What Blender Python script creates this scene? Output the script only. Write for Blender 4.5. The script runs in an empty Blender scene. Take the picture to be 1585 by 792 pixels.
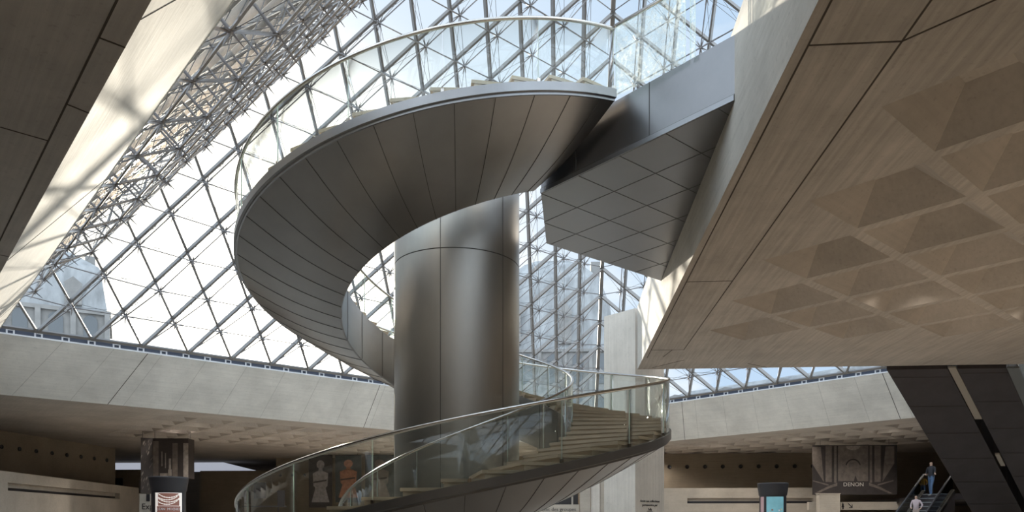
import bpy, math, random
from mathutils import Vector, Matrix
from mathutils.geometry import delaunay_2d_cdt
random.seed(7)
C = bpy.context.scene.collection
S2 = math.sqrt(2)
pi = math.pi
EYE = 1.6
# ------------------------------------------------------------ camera
cam = bpy.data.objects.new('camera', bpy.data.cameras.new('camera'))
C.objects.link(cam)
bpy.context.scene.camera = cam
cam.data.sensor_width = 36.0
cam.data.lens = 36.0 * 1153.86 / 1585
cam.data.shift_y = (802.56 - 396.0) / 1585
cam.data.clip_end = 1000
PSI = 0.0699
cam.location = (0, 0, EYE)
cam.rotation_euler = (pi / 2, 0, PSI)
# ------------------------------------------------------------ world: hazy sky with thin cloud
SUN_AZ, SUN_EL = math.radians(-21.5), math.radians(15.5)      # azimuth from +y towards +x
SUN_DIR = Vector((math.sin(SUN_AZ) * math.cos(SUN_EL), math.cos(SUN_AZ) * math.cos(SUN_EL), math.sin(SUN_EL)))
w = bpy.data.worlds.new('sky'); bpy.context.scene.world = w
w.use_nodes = True
nt = w.node_tree; nt.nodes.clear()
def N(nt, t, **kw):
    n = nt.nodes.new(t)
    for k, v in kw.items():
        if k.startswith('i_'): n.inputs[k[2:].replace('_', ' ')].default_value = v
        else: setattr(n, k, v)
    return n
def ramp(nt, fac, stops):
    r = nt.nodes.new('ShaderNodeValToRGB')
    e = r.color_ramp.elements
    while len(e) < len(stops): e.new(0.5)
    for k, (p, c) in enumerate(stops):
        e[k].position = p; e[k].color = (c[0], c[1], c[2], 1) if hasattr(c, '__len__') else (c, c, c, 1)
    nt.links.new(fac, r.inputs[0])
    return r.outputs[0]
tc = N(nt, 'ShaderNodeTexCoord')
dp = N(nt, 'ShaderNodeVectorMath', operation='DOT_PRODUCT'); dp.inputs[1].default_value = SUN_DIR
nt.links.new(tc.outputs['Generated'], dp.inputs[0])
mp = N(nt, 'ShaderNodeMapping'); mp.inputs['Scale'].default_value = (1, 1, 2.2)
nt.links.new(tc.outputs['Generated'], mp.inputs[0])
no = N(nt, 'ShaderNodeTexNoise', i_Scale=3.2, i_Detail=7, i_Roughness=.6)
nt.links.new(mp.outputs[0], no.inputs['Vector'])
cl = ramp(nt, no.outputs[0], [(.47, (.42, .545, .70)), (.66, (.72, .76, .80))])
gl = ramp(nt, dp.outputs['Value'], [(.84, (0, 0, 0)), (.94, (.30, .30, .30)), (.98, (.95, .95, .95)), (1.0, (1.0, 1.0, 1.0))])
mx = N(nt, 'ShaderNodeMix', data_type='RGBA', blend_type='MIX')
nt.links.new(gl, mx.inputs[0]); nt.links.new(cl, mx.inputs[6]); mx.inputs[7].default_value = (.98, .96, .92, 1)
g2 = ramp(nt, dp.outputs['Value'], [(.955, (0, 0, 0)), (.99, (.8, .72, .55)), (1.0, (5, 4.6, 3.8))])
ad = N(nt, 'ShaderNodeMix', data_type='RGBA', blend_type='ADD'); ad.inputs[0].default_value = 1
nt.links.new(mx.outputs[2], ad.inputs[6]); nt.links.new(g2, ad.inputs[7])
bg = N(nt, 'ShaderNodeBackground'); bg.inputs['Strength'].default_value = 1.0
# unseen sky overhead and behind is boosted to add fill light indoors
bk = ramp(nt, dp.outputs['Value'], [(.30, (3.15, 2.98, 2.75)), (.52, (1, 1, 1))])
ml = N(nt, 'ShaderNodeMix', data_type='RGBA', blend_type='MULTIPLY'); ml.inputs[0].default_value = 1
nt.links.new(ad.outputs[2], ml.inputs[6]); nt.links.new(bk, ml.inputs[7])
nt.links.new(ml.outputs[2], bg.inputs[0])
wo = N(nt, 'ShaderNodeOutputWorld'); nt.links.new(bg.outputs[0], wo.inputs[0])
sun = bpy.data.objects.new('sun', bpy.data.lights.new('sun', 'SUN')); C.objects.link(sun)
sun.data.energy = 5.6; sun.data.color = (1.0, .90, .74); sun.data.angle = math.radians(0.6)
sun.rotation_euler = SUN_DIR.to_track_quat('Z', 'Y').to_euler()
sun.location = (-15, 40, 30)
vs = bpy.context.scene.view_settings
vs.view_transform = 'Standard'; vs.look = 'None'; vs.gamma = 1; vs.use_curve_mapping = False
vs.exposure = 0.45
# ------------------------------------------------------------ materials
def mat(name, col, rough=.6, metal=0.0, var=0.0, vscale=2.0, stretch=(1, 1, 1), bump=0.0, bscale=20, rvar=0.0, warm=None, spec=None, emit=None):
    m = bpy.data.materials.new(name); m.use_nodes = True
    t = m.node_tree; b = t.nodes['Principled BSDF']
    b.inputs['Roughness'].default_value = rough; b.inputs['Metallic'].default_value = metal
    if spec is not None: b.inputs['Specular IOR Level'].default_value = spec
    b.inputs['Base Color'].default_value = (*col, 1)
    if var or rvar:
        co = N(t, 'ShaderNodeTexCoord'); ma = N(t, 'ShaderNodeMapping'); ma.inputs['Scale'].default_value = stretch
        t.links.new(co.outputs['Object'], ma.inputs[0])
        n = N(t, 'ShaderNodeTexNoise', i_Scale=vscale, i_Detail=6, i_Roughness=.62)
        t.links.new(ma.outputs[0], n.inputs['Vector'])
        lo = [c * (1 - var) for c in col]; hi = [min(1, c * (1 + var)) for c in (warm or col)]
        t.links.new(ramp(t, n.outputs[0], [(.3, lo), (.7, hi)]), b.inputs['Base Color'])
        if rvar:
            t.links.new(ramp(t, n.outputs[0], [(.3, rough - rvar), (.7, rough + rvar)]), b.inputs['Roughness'])
    if bump:
        co2 = N(t, 'ShaderNodeTexCoord'); n2 = N(t, 'ShaderNodeTexNoise', i_Scale=bscale, i_Detail=4)
        t.links.new(co2.outputs['Object'], n2.inputs['Vector'])
        bu = N(t, 'ShaderNodeBump'); bu.inputs['Strength'].default_value = bump; bu.inputs['Distance'].default_value = .02
        t.links.new(n2.outputs[0], bu.inputs['Height']); t.links.new(bu.outputs[0], b.inputs['Normal'])
    if emit:
        b.inputs['Emission Color'].default_value = (*emit[0], 1); b.inputs['Emission Strength'].default_value = emit[1]
    return m
def concrete(name, col, board=0.10, direction='y', warm=None):
    """board-marked concrete: fine long streaks, broad mottling, small air holes"""
    m = bpy.data.materials.new(name); m.use_nodes = True
    t = m.node_tree; b = t.nodes['Principled BSDF']; b.inputs['Roughness'].default_value = .82
    b.inputs['Specular IOR Level'].default_value = .3
    co = N(t, 'ShaderNodeTexCoord')
    st = {'x': (.35, 9, 9), 'y': (9, .35, 9), 'z': (9, 9, .35), 'u': (1, 1, 1), 'v': (1, 1, 1)}[direction]
    ma = N(t, 'ShaderNodeMapping'); ma.inputs['Scale'].default_value = st
    if direction in 'uv':
        ma.vector_type = 'TEXTURE'
        ma.inputs['Rotation'].default_value = (0, 0, pi / 4 if direction == 'u' else -pi / 4)
        ma.inputs['Scale'].default_value = (3.0, .11, .11)
    t.links.new(co.outputs['Object'], ma.inputs[0])
    n1 = N(t, 'ShaderNodeTexNoise', i_Scale=1.4, i_Detail=5, i_Roughness=.6); t.links.new(ma.outputs[0], n1.inputs['Vector'])
    n2 = N(t, 'ShaderNodeTexNoise', i_Scale=.55, i_Detail=6, i_Roughness=.65); t.links.new(co.outputs['Object'], n2.inputs['Vector'])
    n3 = N(t, 'ShaderNodeTexNoise', i_Scale=14, i_Detail=3); t.links.new(co.outputs['Object'], n3.inputs['Vector'])
    a = ramp(t, n1.outputs[0], [(.32, 1 - board), (.68, 1 + board * .6)])
    c = ramp(t, n2.outputs[0], [(.3, [x * .84 for x in col]), (.7, [x * 1.12 for x in (warm or col)])])
    d = ramp(t, n3.outputs[0], [(.25, .86), (.4, 1.0)])
    m1 = N(t, 'ShaderNodeMix', data_type='RGBA', blend_type='MULTIPLY'); m1.inputs[0].default_value = 1
    t.links.new(a, m1.inputs[6]); t.links.new(c, m1.inputs[7])
    m2 = N(t, 'ShaderNodeMix', data_type='RGBA', blend_type='MULTIPLY'); m2.inputs[0].default_value = 1
    t.links.new(m1.outputs[2], m2.inputs[6]); t.links.new(d, m2.inputs[7])
    t.links.new(m2.outputs[2], b.inputs['Base Color'])
    bu = N(t, 'ShaderNodeBump'); bu.inputs['Strength'].default_value = .25; bu.inputs['Distance'].default_value = .02
    t.links.new(n1.outputs[0], bu.inputs['Height']); t.links.new(bu.outputs[0], b.inputs['Normal'])
    return m
def glass(name, tint, refl=1.0, ior=1.45):
    m = bpy.data.materials.new(name); m.use_nodes = True
    t = m.node_tree; t.nodes.clear()
    tr = N(t, 'ShaderNodeBsdfTransparent'); tr.inputs[0].default_value = (*tint, 1)
    gs = N(t, 'ShaderNodeBsdfGlossy'); gs.inputs['Roughness'].default_value = .03
    fr = N(t, 'ShaderNodeLayerWeight'); fr.inputs[0].default_value = .5
    pw = N(t, 'ShaderNodeMath', operation='POWER'); pw.inputs[1].default_value = 5.0
    t.links.new(fr.outputs['Facing'], pw.inputs[0])
    mu = N(t, 'ShaderNodeMath', operation='MULTIPLY_ADD'); mu.inputs[1].default_value = .9 * refl; mu.inputs[2].default_value = .04 * refl
    t.links.new(pw.outputs[0], mu.inputs[0])
    mx = N(t, 'ShaderNodeMixShader'); t.links.new(mu.outputs[0], mx.inputs[0])
    t.links.new(tr.outputs[0], mx.inputs[1]); t.links.new(gs.outputs[0], mx.inputs[2])
    o = N(t, 'ShaderNodeOutputMaterial'); t.links.new(mx.outputs[0], o.inputs[0])
    return m
M = {}
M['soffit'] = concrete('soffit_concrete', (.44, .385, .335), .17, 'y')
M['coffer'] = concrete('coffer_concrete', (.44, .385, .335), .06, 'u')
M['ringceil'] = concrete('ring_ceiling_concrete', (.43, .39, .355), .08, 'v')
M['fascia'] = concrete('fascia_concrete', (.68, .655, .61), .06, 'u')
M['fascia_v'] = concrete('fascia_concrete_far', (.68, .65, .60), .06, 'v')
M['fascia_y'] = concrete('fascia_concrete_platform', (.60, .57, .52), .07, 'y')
M['column'] = concrete('column_concrete', (.66, .61, .55), .08, 'z')
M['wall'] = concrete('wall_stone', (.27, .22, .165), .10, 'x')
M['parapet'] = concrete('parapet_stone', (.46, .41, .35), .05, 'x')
M['stone'] = mat('stair_limestone', (.52, .43, .33), .55, var=.10, vscale=3, bump=.05)
M['floor'] = mat('floor_limestone', (.62, .56, .48), .45, var=.08, vscale=.8)
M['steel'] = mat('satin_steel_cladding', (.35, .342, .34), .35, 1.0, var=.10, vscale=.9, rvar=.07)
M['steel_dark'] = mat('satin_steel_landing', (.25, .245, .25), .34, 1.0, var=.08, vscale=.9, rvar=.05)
M['jointf'] = mat('faint_concrete_joint', (.36, .34, .31), .9)
M['steel_cyl'] = mat('brushed_steel_lift', (.46, .44, .415), .44, 1.0, var=.10, vscale=.7, stretch=(1.6, 1.6, .5), rvar=.02)
M['steel_band'] = mat('dark_steel_edge', (.30, .30, .31), .35, .9, var=.06)
M['rail'] = mat('polished_steel_rail', (.62, .60, .58), .22, 1.0)
M['alu'] = mat('mullion_grey_metal', (.22, .21, .205), .45, .6)
M['tube'] = mat('truss_steel', (.26, .25, .255), .38, .85)
M['alu_l'] = mat('glint_mullion_metal', (.50, .47, .44), .18, 1.0)  # lighter copy of the mullion metal, sun glint put into its colour
M['tube_l'] = mat('glint_truss_steel', (.42, .38, .35), .22, 1.0)  # truss steel again, paler so the near slope looks sunlit
M['rod'] = mat('tie_rod_steel', (.20, .20, .21), .4, .8)
M['white'] = mat('white_painted_metal', (.80, .82, .86), .4)
M['slate'] = mat('gutter_dark_metal', (.10, .12, .17), .4, .3)
M['joint'] = mat('joint_shadow_gap', (.06, .045, .035), .9)
M['darkseam'] = mat('cladding_seam', (.09, .085, .08), .6)
M['black'] = mat('black_metal', (.03, .027, .03), .4)
M['clad'] = mat('dark_escalator_cladding', (.075, .065, .068), .32, .6, var=.12, vscale=1.2)
M['grey'] = mat('grey_metal', (.22, .23, .24), .4, .6)
M['glass'] = glass('pyramid_glass', (.97, .985, .99), .15)
M['glass_b'] = glass('balustrade_glass', (.965, .985, .975), .8, 1.5)
M['glass_edge'] = mat('glass_edge', (.62, .74, .68), .2, emit=None)
M['glass_dark'] = glass('smoked_glass', (.55, .58, .60), .9, 1.5)
M['palace'] = mat('palace_limestone', (.22, .215, .21), .85, var=.18, vscale=.5)
M['palace_dark'] = mat('palace_window_dark', (.10, .11, .12), .4)
M['roof'] = mat('slate_roof', (.25, .26, .27), .6, var=.35, vscale=.6, stretch=(1, 1, .3))
M['court'] = mat('courtyard_paving', (.42, .40, .37), .9, var=.1)
# ------------------------------------------------------------ mesh builder
class MB:
    def __init__(s): s.v = []; s.f = []; s.m = []; s.sm = []
    def add(s, vs, fs, mi=0, smooth=False):
        o = len(s.v); s.v += [tuple(v) for v in vs]
        for f in fs: s.f.append(tuple(o + i for i in f)); s.m.append(mi); s.sm.append(smooth)
    def quad(s, a, b, c, d, mi=0): s.add([a, b, c, d], [(0, 1, 2, 3)], mi)
    def box(s, c, size, rz=0, mi=0, mtx=None):
        hx, hy, hz = [q / 2 for q in size]
        vs = [Vector((x, y, z)) for z in (-hz, hz) for x, y in ((-hx, -hy), (hx, -hy), (hx, hy), (-hx, hy))]
        R = mtx if mtx is not None else Matrix.Rotation(rz, 3, 'Z')
        vs = [R @ v + Vector(c) for v in vs]
        s.add(vs, [(0, 3, 2, 1), (4, 5, 6, 7), (0, 1, 5, 4), (1, 2, 6, 5), (2, 3, 7, 6), (3, 0, 4, 7)], mi)
    def bar(s, p, q, wd, ht, up=Vector((0, 0, 1)), mi=0):
        p = Vector(p); q = Vector(q); d = (q - p).normalized()
        sd = d.cross(up)
        if sd.length < 1e-4: sd = d.cross(Vector((1, 0, 0)))
        sd.normalize(); u = sd.cross(d)
        vs = []
        for e in (p, q):
            for a, b in ((-1, -1), (1, -1), (1, 1), (-1, 1)): vs.append(e + sd * a * wd / 2 + u * b * ht / 2)
        s.add(vs, [(0, 3, 2, 1), (4, 5, 6, 7), (0, 1, 5, 4), (1, 2, 6, 5), (2, 3, 7, 6), (3, 0, 4, 7)], mi)
    def tube(s, p, q, r, n=6, r2=None, cap=False, mi=0):
        p = Vector(p); q = Vector(q); d = (q - p)
        if d.length < 1e-6: return
        d.normalize()
        a = d.cross(Vector((0, 0, 1)))
        if a.length < 1e-3: a = d.cross(Vector((1, 0, 0)))
        a.normalize(); b = d.cross(a); r2 = r if r2 is None else r2
        vs = [p + (a * math.cos(2 * pi * k / n) + b * math.sin(2 * pi * k / n)) * r for k in range(n)]
        vs += [q + (a * math.cos(2 * pi * k / n) + b * math.sin(2 * pi * k / n)) * r2 for k in range(n)]
        fs = [(k, (k + 1) % n, n + (k + 1) % n, n + k) for k in range(n)]
        if cap: fs += [tuple(range(n))[::-1], tuple(range(n, 2 * n))]
        s.add(vs, fs, mi, n > 5)
    def path(s, pts, r, n=8, mi=0):
        pts = [Vector(p) for p in pts]; vs = []
        for i, p in enumerate(pts):
            d = (pts[min(i + 1, len(pts) - 1)] - pts[max(i - 1, 0)]).normalized()
            a = d.cross(Vector((0, 0, 1)))
            if a.length < 1e-3: a = d.cross(Vector((1, 0, 0)))
            a.normalize(); b = d.cross(a)
            vs += [p + (a * math.cos(2 * pi * k / n) + b * math.sin(2 * pi * k / n)) * r for k in range(n)]
        fs = []
        for i in range(len(pts) - 1):
            for k in range(n): fs.append((i * n + k, i * n + (k + 1) % n, (i + 1) * n + (k + 1) % n, (i + 1) * n + k))
        fs += [tuple(range(n))[::-1], tuple(range((len(pts) - 1) * n, len(pts) * n))]
        s.add(vs, fs, mi, True)
    def prism(s, poly, z0, z1, mi=0):
        n = len(poly)
        vs = [(x, y, z0) for x, y in poly] + [(x, y, z1) for x, y in poly]
        s.add(vs, [tuple(range(n))[::-1], tuple(range(n, 2 * n))] + [(k, (k + 1) % n, n + (k + 1) % n, n + k) for k in range(n)], mi)
    def lathe(s, c, prof, n=48, mi=0, smooth=True):
        vs = []; m = len(prof)
        for k in range(n):
            a = 2 * pi * k / n
            vs += [(c[0] + r * math.cos(a), c[1] + r * math.sin(a), c[2] + z) for r, z in prof]
        fs = [(k * m + i, ((k + 1) % n) * m + i, ((k + 1) % n) * m + i + 1, k * m + i + 1) for k in range(n) for i in range(m - 1)]
        s.add(vs, fs, mi, smooth)
    def ball(s, c, r, n=10, sc=(1, 1, 1), mi=0):
        prof = [(r * math.sin(pi * i / n), -r * math.cos(pi * i / n)) for i in range(n + 1)]
        o = len(s.v); s.lathe((0, 0, 0), prof, n * 2, mi)
        for i in range(o, len(s.v)):
            x, y, z = s.v[i]; s.v[i] = (c[0] + x * sc[0], c[1] + y * sc[1], c[2] + z * sc[2])
    def build(s, name, mats, parent=None, weld=False):
        me = bpy.data.meshes.new(name)
        me.from_pydata(s.v, [], s.f)
        for m in (mats if isinstance(mats, (list, tuple)) else [mats]): me.materials.append(M[m] if isinstance(m, str) else m)
        me.polygons.foreach_set('material_index', s.m)
        me.polygons.foreach_set('use_smooth', s.sm)
        me.update()
        o = bpy.data.objects.new(name, me); C.objects.link(o)
        if parent is not None: o.parent = parent; o.matrix_parent_inverse = Matrix.Translation(-Vector(parent.location))
        return o
def tag(o, label=None, cat=None, group=None, kind=None):
    if label: o['label'] = label
    if cat: o['category'] = cat
    if group: o['group'] = group
    if kind: o['kind'] = kind
    return o
def empty(name, loc=(0, 0, 0), **kw):
    o = bpy.data.objects.new(name, None); C.objects.link(o); o.location = loc
    o.empty_display_size = .2
    return tag(o, **kw)
def copy_tree(o, parent=None, delta=None):
    c = o.copy(); C.objects.link(c)
    if parent is not None: c.parent = parent
    for ch in list(o.children): copy_tree(ch, c)
    return c
# ------------------------------------------------------------ plan: u,v run along the pyramid sides, F is the far corner
FX, FY = 2.23, 52.59
def G(u, v, z=None):
    x, y = (u - v) / S2 + FX, (u + v) / S2 + FY
    return (x, y) if z is None else Vector((x, y, z))
UH, VH = Vector((1, 1, 0)) / S2, Vector((-1, 1, 0)) / S2
P = 35.42 / 18
SIDE = 35.42
ZC, ZS, ZB, ZD = 6.77, 8.94, 9.26, 8.80      # ceiling, top of the concrete, foot of the glazing, deck
FL = 1.78                                    # how far the beams splay outwards
ULO = -SIDE + .6                             # near left side of the opening
# ------------------------------------------------------------ coffered ceilings
def coffered(name, outer, holes, cells, z, mats, depth=.5, rib_u=0.0):
    """flat soffit with truncated-pyramid coffers cut out; outer, holes: polygons; cells: (u0,v0,u1,v1)"""
    vs = [Vector(p) for p in outer]; faces = [list(range(len(outer)))]
    for h in holes:
        faces.append(list(range(len(vs), len(vs) + len(h)))); vs += [Vector(p) for p in h]
    quads = []
    for (u0, v0, u1, v1) in cells:
        q = [G(u0, v0), G(u1, v0), G(u1, v1), G(u0, v1)]
        faces.append(list(range(len(vs), len(vs) + 4))); vs += [Vector(p) for p in q]; quads.append((u0, v0, u1, v1))
    V, E_, Fc, ov, oe, of = delaunay_2d_cdt(vs, [], faces, 1, 1e-5, True)
    mb = MB()
    keep = [f for f, o in zip(Fc, of) if list(o) == [0]]
    mb.add([(p[0], p[1], z) for p in V], keep, 0)
    for (u0, v0, u1, v1) in quads:
        cu, cv = (u0 + u1) / 2, (v0 + v1) / 2; t = .3
        b = [G(u0, v0, z), G(u1, v0, z), G(u1, v1, z), G(u0, v1, z)]
        a = [G(cu - t, cv - t, z + depth), G(cu + t, cv - t, z + depth), G(cu + t, cv + t, z + depth), G(cu - t, cv + t, z + depth)]
        mb.add(b + a, [(0, 1, 5, 4), (1, 2, 6, 5), (2, 3, 7, 6), (3, 0, 4, 7), (4, 5, 6, 7)], 1)
    return mb
# ring ceiling round the opening
o0, o1 = ULO - FL, FL
opening = [G(o0, o0 - .6), G(o1, o0 - .6), G(o1, o1), G(o0, o1)]
vlo = -SIDE - FL
opening = [G(o0, vlo), G(o1, vlo), G(o1, o1), G(o0, o1)]
cells = []
def cell(u, v, s=1.74): return (u, v, u + s, v + s)
for i in range(-14, 9):
    for j in range(2, 8):
        if i <= 1 or i > 1: cells.append(cell(i * P, j * P))
for i in range(2, 8):
    for j in range(-16, 2): cells.append(cell(i * P, j * P))
outer = [G(-90, -75), G(45, -75), G(45, 45), G(-90, 45)]
outer = [(-75, -12), (60, -12), (60, 100), (-75, 100)]
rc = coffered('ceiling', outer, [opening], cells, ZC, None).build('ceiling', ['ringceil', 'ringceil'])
tag(rc, kind='structure')
# joints of the near left slab
jb = MB()
for a, b in [((-36.86, 20), (-36.86, -60)), ((-36.6, -24.9), (-36.86, -24.95)), ((-36.6, -18), (-36.86, -18)),
             ((-36.86, -26.65), (-36.6, -26.65)), ((-36.86, -23.75), (-60, -23.75)), ((-36.86, -16.5), (-60, -16.5)), ((-36.86, -31), (-60, -31))]:
    jb.bar(G(*a, ZC - .002), G(*b, ZC - .002), .022, .006)
jb.build('joint', 'joint', rc)
ct = MB()
co = [G(ULO - .5, -SIDE - .5), G(.5, -SIDE - .5), G(.5, .5), G(ULO - .5, .5)]
V, E_, Fc, ov, oe, of = delaunay_2d_cdt([Vector(p) for p in [(-260, -60), (260, -60), (260, 320), (-260, 320)] + co], [], [[0, 1, 2, 3], [4, 5, 6, 7]], 1, 1e-5, True)
ct.add([(p[0], p[1], ZS + .02) for p in V], [f for f, o in zip(Fc, of) if list(o) == [0]])
tag(ct.build('ground', 'court'), kind='structure')
# ------------------------------------------------------------ splayed beams of the opening (four sides)
sides = [('far_left', (ULO, 0), (0, 0), (ULO - FL, FL), (FL, FL), 'fascia', VH),
         ('far_right', (0, 0), (0, -SIDE), (FL, FL), (FL, vlo), 'fascia_v', UH),
         ('near_left', (ULO, -SIDE), (ULO, 0), (ULO - FL, vlo), (ULO - FL, FL), 'fascia_v', -UH),
         ('near_right', (0, -SIDE), (ULO, -SIDE), (FL, vlo), (ULO - FL, vlo), 'fascia', -VH)]
for k, (nm, a, b, c, d, m, out) in enumerate(sides):
    A, B, Cc, D = G(*a, ZS), G(*b, ZS), G(*c, ZC), G(*d, ZC)
    mb = MB(); n = 18
    for i in range(n):
        s0, s1 = i / n, (i + 1) / n
        mb.quad(A.lerp(B, s0), A.lerp(B, s1), Cc.lerp(D, s1), Cc.lerp(D, s0))
    # top ledge running out under the glazing
    o_ = out * .55
    mb.quad(A, B, B + o_ + Vector((0, 0, .0)), A + o_)
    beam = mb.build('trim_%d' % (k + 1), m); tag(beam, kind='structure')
    sm = MB(); nrm = ((B - A).cross(Cc - A)).normalized()
    if nrm.z > 0: nrm = -nrm
    steps = [.16, .50, .83] if k != 1 else [.205, .55, .85]
    if k < 2:
        fm = MB()
        for q in range(1, 18): fm.bar(A.lerp(B, q / 18 + .01) + nrm * .002, Cc.lerp(D, q / 18 + .01) + nrm * .002, .010, .004, nrm)
        fm.build('faint_joint', 'jointf', beam)
    for s in steps:
        p, q = A.lerp(B, s), Cc.lerp(D, s)
        p = p + nrm * .002; q = q + nrm * .002
        sm.bar(p, q, .025, .008, nrm)
    if k == 2:
        for s in (.205, .255): sm.bar(A.lerp(B, s) + nrm * .002, Cc.lerp(D, s) + nrm * .002, .012, .006, nrm)
    sm.build('joint', 'joint', beam)
    # gutter: white ledge, dark channel, fixing plates
    gt = empty('gutter', A.lerp(B, .5), label={'far_left': 'dark metal gutter strip with white plates under the large left glass slope',
        'far_right': 'dark metal gutter strip with white plates under the far right glass slope',
        'near_left': 'dark metal gutter strip above the sunlit sloping beam at upper left',
        'near_right': 'dark metal gutter strip along the near side over the entrance platform'}[nm], cat='gutter')
    lg = MB(); lg.bar(A + Vector((0, 0, .03)) + out * .03, B + Vector((0, 0, .03)) + out * .03, .10, .06); lg.build('ledge', 'white', gt)
    ch = MB(); ch.bar(A + out * .25 + Vector((0, 0, .16)), B + out * .25 + Vector((0, 0, .16)), .10, .30); ch.build('channel', 'slate', gt)
    if k < 3:
        ang = math.atan2((B - A).y, (B - A).x); first = None
        for i in range(36):
            s = (i + .5) / 36; c0 = A.lerp(B, s) + out * .17 + Vector((0, 0, .16))
            if first is None:
                pm = MB()
                for dx, dz, sx, sz in ((0, .085, .30, .05), (0, -.085, .30, .05), (-.12, 0, .06, .14), (.12, 0, .06, .14)):
                    pm.box((dx, 0, dz), (sx, .03, sz))
                first = pm.build('fixing_plate', 'white')
                o = first
            else:
                o = first.copy(); C.objects.link(o)
            o.parent = gt; o.location = c0 - gt.location; o.rotation_euler = (0, 0, ang)
# ------------------------------------------------------------ glass pyramid
APEX = G(-SIDE / 2, -SIDE / 2, ZB + 21.64)
cor = [G(-SIDE, 0, ZB), G(0, 0, ZB), G(0, -SIDE, ZB), G(-SIDE, -SIDE, ZB)]
pyr_names = [('large left glass slope of the pyramid, sun behind it', 0, 1), ('far right glass slope of the pyramid beyond the steel cylinder', 1, 2),
             ('near left glass slope seen edge on as a dense steel truss', 3, 0), ('glass slope above the entrance platform', 2, 3)]
cen = G(-SIDE / 2, -SIDE / 2, ZB + 5)
star = MB()
rs = random.Random(3)
dirs = []
for k in range(8):
    a = 2 * pi * k / 8
    dirs.append(Vector((math.cos(a), math.sin(a), .25 * (-1) ** k)).normalized())
dirs += [Vector((0, 0, 1)), Vector((0, 0, -1))]
for d in dirs: star.tube(Vector((0, 0, 0)), d * .32, .034, 4, .008)
star.ball((0, 0, 0), .065, 5)
star_ob = None
strut_ob = None
NN = 18
for fi, (lab, ia, ib) in enumerate(pyr_names):
    A, B, T = cor[ia], cor[ib], APEX
    nin = (B - A).cross(T - A).normalized()
    if nin.dot(cen - A) < 0: nin = -nin
    face = empty('window_%d' % (fi + 1), A.lerp(B, .5), label=lab, kind='structure')
    def nd(i, j, off=0.0): return A + (B - A) * (i / NN) + (T - A) * (j / NN) + nin * off
    gz = MB(); gz.add([A - nin * .02, B - nin * .02, T - nin * .02], [(0, 1, 2)]); gz.build('glazing', 'glass', face)
    mu = MB()
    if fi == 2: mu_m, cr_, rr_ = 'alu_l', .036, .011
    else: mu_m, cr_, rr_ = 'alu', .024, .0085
    for i in range(1, NN):
        for off, wd, ht in ((.12, .085, .20), (.0, .05, .08)):
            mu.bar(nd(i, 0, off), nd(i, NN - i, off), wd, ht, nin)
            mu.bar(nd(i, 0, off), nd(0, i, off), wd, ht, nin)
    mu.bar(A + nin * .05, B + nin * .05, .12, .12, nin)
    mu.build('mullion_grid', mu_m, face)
    # struts, stars, ties
    def dep(i, j):
        k = NN - i - j
        return .62 if min(i, j, k) <= 1 else 1.0
    nodes = [(i, j) for i in range(1, NN) for j in range(1, NN) if i + j < NN]
    st = MB(); rods = MB(); ch = MB()
    S = {}
    for (i, j) in nodes: S[(i, j)] = nd(i, j, dep(i, j))
    for (i, j), p in S.items(): st.tube(nd(i, j, .1), p, .032, 6)
    st.build('strut_set', 'tube', face)
    for (i, j), p in S.items():
        for di, dj in ((1, 0), (0, 1)):
            q = S.get((i + di, j + dj))
            if q is None: q = nd(i + di, j + dj, .1)
            ch.tube(p, q, cr_, 5)
        for di, dj in ((-1, 0), (0, -1)):
            if (i + di, j + dj) not in S: ch.tube(p, nd(i + di, j + dj, .1), cr_, 5)
        q = S.get((i + 1, j - 1))
        if q is not None: rods.tube(p, q, .010, 4)
        for di, dj in (((1, 0), (-1, 0), (0, 1), (0, -1), (1, -1), (-1, 1)) if fi != 2 else ((1, -1), (-1, 1))):
            rods.tube(p, nd(i + di, j + dj, .1), rr_, 4)
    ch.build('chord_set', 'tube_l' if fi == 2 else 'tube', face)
    rods.build('tie_rod_set', 'rod', face)
    # nearest hundred star nodes are parts of their own, the rest one part
    vp = Vector((0, 0, EYE)); order = sorted(S.items(), key=lambda kv: (kv[1] - vp).length)
    if fi == 3: order = order[:]
    rot = nin.to_track_quat('Z', 'Y')
    rest = MB()
    for k, (ij, p) in enumerate(order):
        if fi < 3 and k < 100:
            if star_ob is None: star_ob = star.build('star_node', 'tube'); o = star_ob
            else: o = star_ob.copy(); C.objects.link(o)
            o.parent = face; o.location = p - face.location
            o.rotation_mode = 'QUATERNION'; o.rotation_quaternion = rot
        else:
            q = rot.to_matrix()
            rest.add([q @ Vector(v) + p for v in star.v], star.f)
    r_ = rest.build('distant_star_node', 'tube', face); r_['kind'] = 'stuff'
rg = MB()
for c in cor:
    ax = (Vector((APEX.x, APEX.y, c.z)) - c).normalized()
    rg.bar(c + ax * .1, APEX - Vector((0, 0, .1)), .20, .24, ax)
rg.ball(APEX - Vector((0, 0, .3)), .3, 8)
tag(rg.build('trim_5', 'alu'), kind='structure')
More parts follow.
